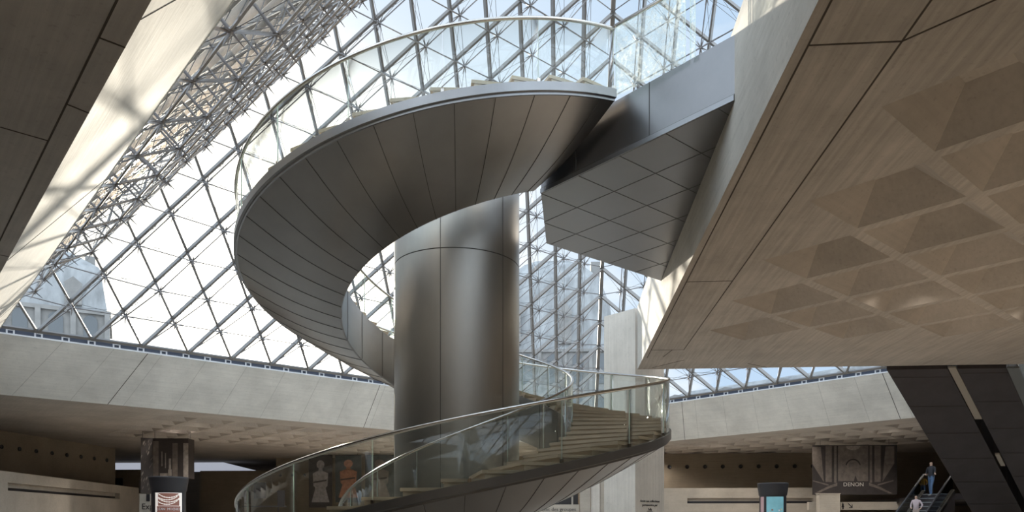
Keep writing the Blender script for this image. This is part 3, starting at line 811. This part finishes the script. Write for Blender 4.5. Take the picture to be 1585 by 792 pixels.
# ------------------------------------------------------------ poster kiosks
M['poster_w'] = mat('poster_white', (.72, .66, .62), .5, emit=((.9, .82, .76), .35))
M['poster_r'] = mat('poster_brown_red', (.22, .10, .08), .5, emit=((.35, .15, .1), .18))
M['poster_t'] = mat('poster_teal', (.20, .42, .48), .5, var=.15, emit=((.2, .5, .58), .16))
M['poster_y'] = mat('poster_yellow', (.65, .58, .35), .5)
M['poster_p'] = mat('poster_pink', (.60, .38, .38), .5)
def kiosk(cx, cy, top, r, kind, lab):
    o = empty('poster_kiosk', (cx, cy, 0), label=lab, cat='kiosk')
    mb = MB(); mb.lathe((cx, cy, 0), [(r * .86, .12), (r * .86, top - .55)], 40); mb.build('drum', 'black', o)
    mb = MB(); mb.lathe((cx, cy, 0), [(r * .90, top - .56), (r, top - .05), (r, top), (0, top)], 40); mb.build('top_band', 'black', o)
    mb = MB(); mb.lathe((cx, cy, 0), [(0, .12), (r * .95, .12), (r * .95, 0)], 40); mb.build('base', 'black', o)
    tc_ = math.atan2(-cy, -cx)            # towards the room's middle
    ph = top - .62
    def cyl_patch(a0, a1, z0, z1, mi, mb, rr): 
        n = 14; vs = []
        for k in range(n + 1):
            th = tc_ + math.radians(a0 + (a1 - a0) * k / n)
            vs += [(cx + rr * math.cos(th), cy + rr * math.sin(th), z0), (cx + rr * math.cos(th), cy + rr * math.sin(th), z1)]
        mb.add(vs, [(2 * k, 2 * k + 2, 2 * k + 3, 2 * k + 1) for k in range(n)], mi, True)
    rr = r * .87
    mb = MB()
    if kind == 'a':
        cyl_patch(-48, 48, .5, ph, 0, mb, rr)
        for k in range(4):
            for i in range(18):
                s = -1 + 2 * i / 17; th = tc_ + math.radians(s * 34); z = ph - .05 - .085 * k - .14 * (1 - s * s) + .05 * (k % 2) * s
                mb.ball((cx + rr * math.cos(th), cy + rr * math.sin(th), z), .022 + .006 * (i % 2), 3, mi=0)
        cyl_patch(-36, 36, ph - .50, ph - .02, 1, mb, rr + .004)
        cyl_patch(-40, 40, .5, ph - .52, 1, mb, rr + .004)
    else:
        cyl_patch(-27, 50, .5, ph, 0, mb, rr); cyl_patch(-62, -40, .5, ph, 1, mb, rr)
        for k in range(14):
            a_ = rs.uniform(-20, 40); z = ph - .55 - rs.random() * .6
            cyl_patch(a_, a_ + 7, z, z + .07, 2 + k % 3, mb, rr + .005)
    ms = ['poster_w', 'poster_r'] if kind == 'a' else ['poster_t', 'poster_p', 'poster_y', 'white', 'p_red']
    mb.build('poster', ms, o)
    return o, tc_, rr, ph
rs = random.Random(9)
kx = kiosk(-15.35, 28.0, 3.22, .72, 'a', 'round black kiosk with a lit red and white poster at left')
o, tc_, rr, ph = kx
# lettering wraps on the drum: letters placed one by one
def wrap_text(s, cx, cy, rr, tcen, z, size, step, matn, parent):
    n = len(s)
    for i, ch_ in enumerate(s):
        if ch_ == ' ': continue
        th = tcen + math.radians((i - (n - 1) / 2) * step)
        text(ch_, size, (cx + rr * math.cos(th), cy + rr * math.sin(th), z), (pi / 2, 0, th + pi / 2), 'letter', matn, parent, ext=.002, align='CENTER')
wrap_text('JEAN MICHEL', -15.35, 28.0, rr + .012, tc_, ph - .67, .125, 7.6, 'white', o)
o, tc_, rr, ph = kiosk(9.35, 34.23, 3.20, .67, 'b', 'round black kiosk with a teal poster at right beyond the stair')
wrap_text('LOUVRE', 9.35, 34.23, rr + .012, tc_ + .3, ph - .25, .10, 6, 'poster_w', o) if False else None
# sign beside the left kiosk
sg = empty('exhibition_sign', (-19.6, 34.6, 0), label='pale sign panel starting with Exp, left of the lit poster kiosk', cat='sign')
mb = MB(); mb.box((-19.6, 34.6, 1.4), (1.6, .12, 2.8)); mb.build('panel', 'parapet', sg)
mb = MB(); mb.box((-19.95, 34.52, 2.62), (.16, .04, .34)); mb.build('dark_strip', 'black', sg)
text('Expositions', .40, (-20.28, 34.52, 2.06), (pi / 2, 0, 0), 'lettering', 'black', sg)
# pale ceiling panel beyond the left wall; its weak glow stands in for daylight
M['dayglow'] = mat('daylight_glow_panel', (.75, .78, .85), .6, emit=((.80, .86, 1.0), .32))
o = empty('daylit_panel', (-34, 66, 6.5), label='pale ceiling panel given a daylight glow, with a slanted right end behind the hanging picture box', cat='ceiling panel')
mb = MB(); pl = [(-42.5, 5.9), (-27.6, 5.9), (-31.0, 6.74), (-42.5, 6.74)]
mb.add([(x, 66, z) for x, z in pl] + [(x, 66.1, z) for x, z in pl], [(0, 1, 2, 3), (7, 6, 5, 4), (0, 4, 5, 1), (1, 5, 6, 2), (2, 6, 7, 3), (3, 7, 4, 0)]); mb.build('glow_sheet', 'dayglow', o)
mb = MB(); mb.box((-35, 66.1, 5.85), (15, .2, .08)); mb.build('frame', 'grey', o)
dr = empty('door_1', (-36.4, 58.3, 2.6), kind='structure')
mb = MB(); mb.box((-36.2, 58.2, 3.9), (.85, .1, 2.0)); mb.build('leaf', 'black', dr)
mb = MB(); mb.box((-35.85, 58.12, 3.9), (.05, .06, .3)); mb.build('handle', 'grey', dr)
# information screens on a stand behind the stair glass
sc2 = empty('screen_stand', (-22.4, 50, 0), label='group of black information screens on a stand, seen through lower stair glass', cat='screen')
for x, zz, w_, h_, nm in ((-20.9, 3.55, .85, 1.1, 'screen'), (-21.8, 3.1, .45, 1.0, 'screen'), (-19.4, 3.0, .5, 1.1, 'screen')):
    mb = MB(); mb.box((x, 50, zz), (w_, .1, h_)); mb.build('screen', 'black', sc2)
mb = MB(); mb.box((-20.6, 50, 2.45), (3.0, .5, .08)); mb.tube((-21.6, 50, 0), (-21.6, 50, 2.45), .04, 8); mb.tube((-19.6, 50, 0), (-19.6, 50, 2.45), .04, 8)
mb.build('stand', 'black', sc2)
# ------------------------------------------------------------ big dark escalators rising to the platform
def escalator(name, label, u_far, v_ref, v_hi, width, z_bot_at, u0, u1, height, matn, glassn='glass_dark', bal=.95, step_m='grey', top_flat=0.0):
    """inclined truss along +u descending at 30 deg; z_bot(u_far)=z_bot_at"""
    k = math.tan(pi / 6)
    o = empty(name, G(u1 if u1 > u0 else u0, v_hi - width / 2, 0.0), label=label, cat='escalator')
    zb_ = lambda u, v=None: z_bot_at - k * (u + (v_hi if v is None else v) - u_far - v_ref)
    vl, vh = v_hi - width, v_hi
    us = [u0, u1]
    def cs(u, lo, hi, va, vb):
        return [G(u, va, max(0.01, zb_(u, va) + lo)), G(u, vb, max(0.01, zb_(u, vb) + lo)), G(u, vb, max(.012, zb_(u, vb) + hi)), G(u, va, max(.012, zb_(u, va) + hi))]
    def sweep(nm, lo, hi, va, vb, m, ua=u0, ub=u1):
        mb = MB(); b_ = cs(ub, lo, hi, va, vb); a_ = []
        for v_, h_ in ((va, lo), (vb, lo), (vb, hi), (va, hi)):
            uu = -37.40 - v_; a_.append(G(uu, v_, zb_(uu, v_) + h_))
        mb.add(a_ + b_, [(0, 1, 5, 4), (1, 2, 6, 5), (2, 3, 7, 6), (3, 0, 4, 7), (0, 3, 2, 1), (4, 5, 6, 7)]); return mb.build(nm, m, o)
    sweep('truss_cladding', 0, height, vl, vh, matn)
    # cladding seams across the underside and the side
    mb = MB(); n = int(abs(u1 - u0) / 1.35)
    for i in range(1, n):
        u = u0 + (u1 - u0) * i / n
        ua_, ub_ = u + width / 2, u - width / 2; zz = zb_(ua_, vl)
        if zz < .2 or ua_ + vl < -37.2: continue
        mb.bar(G(ua_, vl, zz - .002), G(ub_, vh, zz - .002), .02, .006)
        mb.bar(G(ua_, vl - .002, zz), G(ua_, vl - .002, zz + height), .02, .006, VH)
    mb.build('cladding_seam', 'joint', o)
    for va, vb, nm in ((vl + .02, vl + .05, 'balustrade_glass'), (vh - .05, vh - .02, 'balustrade_glass')):
        sweep(nm, height, height + bal - .04, va, vb, glassn)
    for v_ in (vl + .035, vh - .035):
        mb = MB(); us_ = -37.35 - v_; p, q = G(us_, v_, zb_(us_, v_) + height + bal), G(u1, v_, max(.9, zb_(u1, v_) + height + bal)); mb.tube(p, q, .045, 8, cap=True); mb.build('handrail', 'black', o)
        mb = MB(); p, q = G(us_, v_, zb_(us_, v_) + height + .03), G(u1, v_, max(.03, zb_(u1, v_) + height + .03)); mb.bar(p, q, .14, .07); mb.build('skirt', 'rail', o)
    nstep = int(abs(u1 - u0) / .40); first = None
    for i in range(nstep):
        u = min(u0, u1) + .4 * (i + .5); z = zb_(u, (vl + vh) / 2) + height + .10
        if z < .1 or u + vl < -36.9: continue
        if first is None:
            mb = MB(); mb.box((0, 0, 0), (.40, width - .34, .04), 0); mb.box((-.2 if True else .2, 0, -.115), (.03, width - .34, .20), 0)
            for g in range(9): mb.box((0, -(width - .4) / 2 + (width - .4) * g / 8, .024), (.38, .02, .012), 0)
            e = mb.build('escalator_step', step_m); first = e
        else: e = first.copy(); C.objects.link(e)
        e.parent = o; e.location = G(u, (vl + vh) / 2, z) - o.location; e.rotation_euler = (0, 0, pi / 4 + (0 if k > 0 else pi))
    return o
g0u, g0v = -12.67, -24.85
escalator('large_escalator', 'nearer left one of the two big dark clad escalators descending from the platform', g0u, g0v, g0v, 1.40, 6.73, -14.4, -1.2, .92, 'clad')
escalator('large_escalator', 'right one of the two big dark clad escalators, cut by the picture edge', g0u, g0v, g0v - 1.63, 1.12, 6.73, -14.4, -.2, .92, 'clad')
be = bpy.data.objects['large_escalator.001']
M['gap_light'] = mat('gap_light_beige', (.42, .38, .33), .5, .3)  # beige standing in for light seen between the two escalators
def slope_strip(nm, va, vb, ua_off, L, m, par, dz=0.0):
    k = math.tan(pi / 6); mb = MB(); V_ = []
    f = lambda u, v: 6.73 - k * (u + v - g0u - g0v) + dz
    for e in (0, L):
        for v in (va, vb):
            u = -37.40 - v + ua_off + e
            V_ += [G(u, v, f(u, v)), G(u, v, f(u, v) + .06)]
    mb.add(V_, [(0, 2, 6, 4), (1, 5, 7, 3), (0, 4, 5, 1), (2, 3, 7, 6), (0, 1, 3, 2), (4, 6, 7, 5)]); mb.build(nm, m, par)
slope_strip('gap_light_strip', g0v - 1.42, g0v - 1.60, 0, 2.6, 'gap_light', be, .03)  # strip added in the gap to imitate light coming through
slope_strip('gap_light_strip', g0v - 1.46, g0v - 1.58, 4.6, .7, 'gap_light', be, .03)
slope_strip('side_trim', g0v - 1.63 - 1.13, g0v - 1.63 - 1.42, 0, 11, 'grey', be, .0)

# small escalator to the mezzanine on the right, rising along +u
def rising_escalator(name, label, v_hi, width, u_top, z_top, u_bot):
    k = math.tan(pi / 6); vl, vh = v_hi - width, v_hi
    o = empty(name, G(u_bot, (vl + vh) / 2, 0), label=label, cat='escalator')
    zs_ = lambda u: z_top + k * (u - u_top)
    def sweep(nm, lo, hi, va, vb, m, ua, ub):
        mb = MB(); V_ = []
        for u in (ua, ub):
            z = zs_(min(u, u_top))
            V_ += [G(u, va, max(.01, z + lo)), G(u, vb, max(.01, z + lo)), G(u, vb, max(.02, z + hi)), G(u, va, max(.02, z + hi))]
        mb.add(V_, [(0, 1, 5, 4), (1, 2, 6, 5), (2, 3, 7, 6), (3, 0, 4, 7), (0, 3, 2, 1), (4, 5, 6, 7)]); return mb.build(nm, m, o)
    sweep('truss', -.95, -.12, vl - .12, vh + .12, 'clad', u_bot, u_top)
    for va, vb in ((vl - .12, vl + .06), (vh - .06, vh + .12)):
        sweep('skirt', -.12, .10, va, vb, 'rail', u_bot, u_top)
    for va, vb in ((vl - .03, vl), (vh, vh + .03)):
        sweep('balustrade_glass', .10, .86, va, vb, 'glass_dark', u_bot, u_top)
    for v_ in (vl - .015, vh + .015):
        mb = MB(); mb.path([G(u_bot, v_, zs_(u_bot) + .90), G(u_top, v_, z_top + .90), G(u_top + .7, v_, z_top + .88), G(u_top + .85, v_, z_top + .7), G(u_top + .7, v_, z_top + .45)], .045, 8); mb.build('handrail', 'black', o)
        mb = MB(); mb.bar(G(u_bot, v_, zs_(u_bot) + .84), G(u_top, v_, z_top + .84), .05, .03); mb.build('rail_trim', 'rail', o)
    first = None; n = int((u_top - u_bot) / .36)
    for i in range(n):
        u = u_top - .36 * (i + .5); z = zs_(u)
        if z < .05: break
        if first is None:
            mb = MB(); mb.box((0, 0, -.02), (.36, width - .14, .04)); mb.box((-.17, 0, -.12), (.02, width - .14, .18), mi=1)
            for g in range(9): mb.box((0, -(width - .2) / 2 + (width - .2) * g / 8, .004), (.34, .02, .012), mi=1)
            first = mb.build('escalator_step', ['step_grey', 'clad']); e = first
        else: e = first.copy(); C.objects.link(e)
        e.parent = o; e.location = G(u, (vl + vh) / 2, z) - o.location; e.rotation_euler = (0, 0, pi / 4)
    return zs_
M['step_grey'] = mat('escalator_step_metal', (.34, .35, .36), .35, .5)
zs1 = rising_escalator('small_escalator', 'small grey escalator carrying people up to the mezzanine at lower right', -20.75, 1.30, 1.9, 2.95, -3.2)
# ------------------------------------------------------------ people
def person(name, label, base, facing, H, shirt, legs_m, hair, pose='stand', bag=None, skirt=False, hair_long=False):
    """body: one skinned surface; hair, clothing as children; facing: azimuth of the look direction, radians from +x"""
    o = empty(name, base, label=label, cat='person')
    o.rotation_euler = (0, 0, facing - pi / 2)
    k = H / 1.75
    def P_(x, y, z): return Vector((x, y, z)) * k
    J = {}
    J['pel'] = (P_(0, 0, .95), .125); J['wai'] = (P_(0, .01, 1.10), .115); J['che'] = (P_(0, .0, 1.30), .14); J['nkb'] = (P_(0, -.01, 1.47), .06); J['nk'] = (P_(0, .01, 1.53), .052); J['hd'] = (P_(0, .02, 1.60), .075); J['cr'] = (P_(0, .015, 1.66), .058)
    lf_, rf_ = (.06, .10), (.02, -.08)
    for s, nm, (dy, _) in ((-1, 'l', (.12, 0)), (1, 'r', (-.06, 0))):
        J[nm + 'h'] = (P_(s * .09, 0, .90), .088); J[nm + 'k'] = (P_(s * .10, dy * .7 + .03, .50), .058); J[nm + 'a'] = (P_(s * .10, dy, .09), .040); J[nm + 't'] = (P_(s * .11, dy + .15, .03), .034)
    if pose == 'stand':
        arms = {'l': [(-.19, 0, 1.41), (-.26, .06, 1.15), (-.20, .26, 1.05), (-.19, .32, 1.04)], 'r': [(.19, 0, 1.41), (.27, .02, 1.14), (.14, .20, 1.02), (.08, .26, 1.02)]}
    elif pose == 'rail':
        arms = {'l': [(-.19, 0, 1.41), (-.28, .10, 1.18), (-.42, .28, 1.08), (-.47, .33, 1.06)], 'r': [(.19, 0, 1.41), (.27, .0, 1.14), (.16, .20, 1.06), (.10, .26, 1.05)]}
    else:
        arms = {'l': [(-.17, 0, 1.40), (-.30, .05, 1.18), (-.26, .25, 1.02), (-.24, .32, 1.0)], 'r': [(.17, 0, 1.40), (.24, .02, 1.15), (.20, .22, 1.05), (.17, .30, 1.04)]}
    for s in 'lr':
        for q, (p, r) in enumerate(zip(arms[s], (.062, .045, .030, .026))): J[s + 'm%d' % q] = (P_(*p), r)
    edges = [('pel', 'wai'), ('wai', 'che'), ('che', 'nkb'), ('nkb', 'nk'), ('nk', 'hd'), ('hd', 'cr')]
    for s in 'lr':
        edges += [('pel', s + 'h'), (s + 'h', s + 'k'), (s + 'k', s + 'a'), (s + 'a', s + 't'), ('che', s + 'm0'), (s + 'm0', s + 'm1'), (s + 'm1', s + 'm2'), (s + 'm2', s + 'm3')]
    # fingers
    for s in 'lr':
        w3 = J[s + 'm3'][0]; w2 = J[s + 'm2'][0]; d = (w3 - w2).normalized(); sd = d.cross(Vector((0, 0, 1))).normalized()
        for f in range(5):
            off = sd * (f - 1.5) * .019 * k if f < 4 else -sd * .03 * k
            L = (.052, .062, .058, .045, .035)[f] * k
            J[s + 'f%da' % f] = (w3 + off + d * (.05 * k if f < 4 else .01 * k), .0095); J[s + 'f%db' % f] = (w3 + off * 1.1 + d * ((.05 * k + L) if f < 4 else .04 * k) - Vector((0, 0, .022 * k)), .008)
            edges += [(s + 'm3', s + 'f%da' % f), (s + 'f%da' % f, s + 'f%db' % f)]
    names = list(J); idx = {n: i for i, n in enumerate(names)}
    me = bpy.data.meshes.new('body'); me.from_pydata([J[n][0] for n in names], [(idx[a], idx[b]) for a, b in edges], [])
    b = bpy.data.objects.new('body', me); C.objects.link(b)
    md = b.modifiers.new('skin', 'SKIN'); sv = me.skin_vertices[0].data
    for n in names: r = J[n][1] * k; sv[idx[n]].radius = (r, r)
    for sv_ in sv: sv_.use_root = False
    sv[idx['pel']].use_root = True
    b.modifiers.new('sub', 'SUBSURF').levels = 1; b.modifiers['sub'].render_levels = 1
    bpy.context.view_layer.update()
    em = bpy.data.meshes.new_from_object(b.evaluated_get(bpy.context.evaluated_depsgraph_get()))
    bpy.data.objects.remove(b); body = bpy.data.objects.new('body', em); C.objects.link(body); body.parent = o
    em.materials.clear()
    for m_ in ('skin', shirt, legs_m, 'shoe'): em.materials.append(M[m_])
    for p in em.polygons:
        c = p.center / k; p.use_smooth = True
        hand = any((p.center - J[s + 'm3'][0]).length < .115 * k for s in 'lr')
        if c.z > 1.49 or hand: p.material_index = 0
        elif c.z > .97 or abs(c.x) > .2: p.material_index = 1
        elif c.z > .10: p.material_index = 2
        else: p.material_index = 3
    # head with face features
    hb = MB(); hb.ball(P_(0, .02, 1.625), .096 * k, 9, (.86, 1.0, 1.15))
    hb.ball(P_(0, .118, 1.62), .018 * k, 5, (.8, 1.2, 1.3))
    for s in (-1, 1): hb.ball(P_(s * .085, .02, 1.63), .022 * k, 5, (.5, 1, 1.4))
    hb.box(P_(0, .108, 1.575), (.045 * k, .012, .010 * k), mi=1)
    for s in (-1, 1): hb.ball(P_(s * .033, .103, 1.65), .011 * k, 4, (1.2, .6, .8), mi=2)
    hd = hb.build('head', ['skin', 'lip', 'black'], o)
    hr = MB(); hr.ball(P_(0, -.002, 1.695), .116 * k, 8, (.92, 1.04, .95))
    if hair_long:
        hr.ball(P_(0, -.06, 1.55), .09 * k, 7, (1.15, .7, 1.7)); hr.ball(P_(-.09, .03, 1.55), .042 * k, 6, (1, 1, 3.4)); hr.ball(P_(.09, .03, 1.55), .042 * k, 6, (1, 1, 3.4))
    hr.build('hair', hair, o)
    jk = MB()   # jacket or top: a slightly looser shell round the trunk
    prof = [(.150, .90), (.160, 1.0), (.150, 1.10), (.165, 1.28), (.170, 1.38), (.12, 1.46), (.065, 1.50)]
    jk.lathe((0, 0, 0), [(r * k, z * k) for r, z in prof], 20); jk.v = [(x * 1.22, y * .82, z) for x, y, z in jk.v]; jk.build('top', shirt, o)
    if bag:
        bb = MB(); bb.box(P_(-.02, .20, 1.0), (.30 * k, .10 * k, .22 * k)); bb.build('bag', bag, o)
        st_ = MB(); st_.path([P_(-.17, .19, 1.08), P_(-.14, .13, 1.30), P_(.05, .05, 1.50), P_(.16, -.05, 1.42), P_(.17, .0, 1.20), P_(.13, .18, 1.08)], .012, 6); st_.build('bag_strap', 'black', o)
    return o
M['skin'] = mat('skin', (.56, .36, .27), .5); M['lip'] = mat('lips', (.42, .18, .15), .5)
M['jacket'] = mat('black_jacket', (.022, .022, .03), .7); M['jeans'] = mat('blue_jeans', (.10, .17, .30), .8, var=.25, vscale=9)
M['shoe'] = mat('pale_shoe', (.35, .34, .33), .6); M['hair_d'] = mat('dark_hair', (.085, .042, .03), .5); M['hair_b'] = mat('brown_hair', (.10, .055, .035), .5)
M['pinktop'] = mat('pale_pink_top', (.52, .42, .44), .8); M['pale_legs'] = mat('pale_trousers', (.50, .40, .34), .8); M['orange'] = mat('yellow_top', (.50, .28, .05), .8)
M['bagm'] = mat('dark_grey_bag', (.05, .05, .06), .6)
pu = 1.55; zt_ = zs1(pu - .02)
person('person', 'person in black jacket and blue jeans with shoulder bag near top of the small escalator', G(pu, -21.22, zt_ + .005), math.radians(205), 1.78, 'jacket', 'jeans', 'hair_b', 'rail', bag='bagm')
pu2 = -1.25
person('person', 'person with long dark hair in a pale pink top lower down on the small escalator', G(pu2, -21.55, zs1(pu2) + .02), math.radians(235), 1.62, 'pinktop', 'pale_legs', 'hair_d', 'other', hair_long=True)
person('person', 'person in a yellow top standing on the mezzanine behind the escalator', (23.6, 50.9, 2.92), math.radians(250), 1.60, 'orange', 'jeans', 'hair_d', 'stand')
# ------------------------------------------------------------ palace outside
def windows(mb, at_, cols, rows, w_, h_, arch=True):
    pass
def pavilion(name, label, c, rz, W, D, Hb, Hr, cols, floors, dome=False):
    """stone block with storeys of windows, cornices and a mansard roof; c is the ground centre"""
    o = empty(name, (c[0], c[1], ZS), label=label, cat='building'); R = Matrix.Rotation(rz, 3, 'Z'); cc = Vector((c[0], c[1], ZS + .02))
    def Lp(x, y, z): return R @ Vector((x, y, z)) + cc
    def bx(mb, x, y, z, sx, sy, sz, mi=0): mb.box(Lp(x, y, z), (sx, sy, sz), rz, mi)
    mb = MB(); bx(mb, 0, 0, Hb / 2, W, D, Hb); 
    fh = Hb / floors
    for f in range(floors + 1): bx(mb, 0, 0, max(.3, f * fh - .25), W + .8, D + .8, .5)
    for cidx in range(cols + 1):
        x = -W / 2 + W * cidx / cols; bx(mb, x, -D / 2 - .2, Hb / 2, .6, .6, Hb - .5)
    nd_ = max(2, int(cols * D / W))
    mb.build('facade', 'palace', o)
    for f in range(floors):
        for cidx in range(cols):
            x = -W / 2 + W * (cidx + .5) / cols
            wn = MB(); bx(wn, x, -D / 2 - .06, f * fh + fh * .48, W / cols * .42, .2, fh * .58); 
            vs = [Lp(x + W / cols * .21 * math.cos(a), -D / 2 - .16, f * fh + fh * .77 + W / cols * .21 * math.sin(a)) for a in [pi * q / 8 for q in range(9)]]
            wn.add(vs, [tuple(range(9))]); wn.build('window', 'palace_dark', o)
    rb = MB()
    lv = [(0, 0), (.06, .45), (.16, .75), (.34, .93), (.46, 1.0)] if dome else [(0, 0), (.10, .62), (.13, .70), (.40, 1.0)]
    n = len(lv); vs = []
    for s, h in lv:
        hx, hy = W / 2 * (1 - s * 1.6 if dome else 1 - s * (1.6 if s > .2 else 1)), D / 2 * (1 - s * 1.6 if dome else 1 - s * 1.6)
        hx = max(hx, .3); hy = max(hy, .3)
        vs += [Lp(-hx, -hy, Hb + Hr * h), Lp(hx, -hy, Hb + Hr * h), Lp(hx, hy, Hb + Hr * h), Lp(-hx, hy, Hb + Hr * h)]
    fs = []
    for i in range(n - 1):
        for q in range(4): fs.append((i * 4 + q, i * 4 + (q + 1) % 4, i * 4 + 4 + (q + 1) % 4, i * 4 + 4 + q))
    fs.append((n * 4 - 4, n * 4 - 3, n * 4 - 2, n * 4 - 1)); rb.add(vs, fs)
    rb.build('roof', 'roof', o)
    cm = MB()
    for sx in (-1, 1): bx(cm, sx * W * .36, 0, Hb + Hr * .55, W * .08, D * .18, Hr * .9)
    cm.build('chimney', 'palace', o)
    for cidx in range(1, cols, 2):
        x = -W / 2 + W * (cidx + .0) / cols
        dm = MB(); bx(dm, x, -D / 2 + .1, Hb + Hr * .2, W / cols * .5, 1.2, Hr * .3); dm.add([Lp(x - W / cols * .3, -D / 2 - .5, Hb + Hr * .35), Lp(x + W / cols * .3, -D / 2 - .5, Hb + Hr * .35), Lp(x, -D / 2 - .5, Hb + Hr * .46)], [(0, 1, 2)]); dm.build('dormer', 'palace', o)
    return o
pavilion('palace_pavilion', 'tall hazy palace pavilion with steep roof outside at far left', (-68, 93), .55, 15, 13, 19, 8.5, 4, 3)
pavilion('palace_wing', 'lower palace wing running right from the tall left pavilion', (-38, 112), .42, 52, 12, 10.5, 3, 14, 2)
pavilion('palace_pavilion', 'great palace pavilion with a swelling slate roof behind the steel cylinder', (-2.2, 138), .02, 22, 17, 22, 17.5, 5, 3, dome=True)
pavilion('palace_wing', 'long grey palace wing outside, seen under the edge of the entrance platform', (41, 75), -pi / 4, 70, 14, 6.8, 2.1, 20, 2)

# ------------------------------------------------------------ lamps recessed in the coffers
M['lampglow'] = mat('lamp_glow', (.9, .8, .6), .5, emit=((1.0, .80, .55), 4.0))
lamp_mesh = None
def coffer_lamp(u, v, watts, z=ZC + .47):
    global lamp_mesh
    o = empty('coffer_lamp', G(u, v, z), label='small round recessed lamp set in the top of a ceiling coffer', cat='lamp', group='recessed coffer lamps')
    if lamp_mesh is None:
        mb = MB(); mb.lathe((0, 0, 0), [(.16, .03), (.16, -.05), (.13, -.05), (.12, .0)], 20); a_ = mb.build('housing', 'grey')
        mb = MB(); mb.lathe((0, 0, 0), [(0, -.005), (.12, -.005)], 20); b_ = mb.build('lamp_lens', 'lampglow'); lamp_mesh = (a_, b_)
        for q in lamp_mesh: q.parent = o
    else:
        for q in lamp_mesh: c = q.copy(); C.objects.link(c); c.parent = o
    L = bpy.data.lights.new('coffer_light', 'SPOT'); L.energy = watts; L.spot_size = math.radians(140); L.spot_blend = .6; L.color = (1.0, .93, .83); L.shadow_soft_size = .12
    lo = bpy.data.objects.new('coffer_light', L); C.objects.link(lo); lo.parent = o; lo.location = (0, 0, -.08)
for i in range(-13, 3, 3):
    for j in (3, 5): coffer_lamp(i * P + .87, j * P + .87, 400)
for j in range(-15, 2, 3):
    for i in (3,): coffer_lamp(i * P + .87, j * P + .87, 520)
for i, j in ((4, 2), (4, -1), (3, -2), (6, 1), (5, -2), (2, -3)):
    coffer_lamp(-29.12 + P * i + .87, -31.59 + P * j - .87, 520)
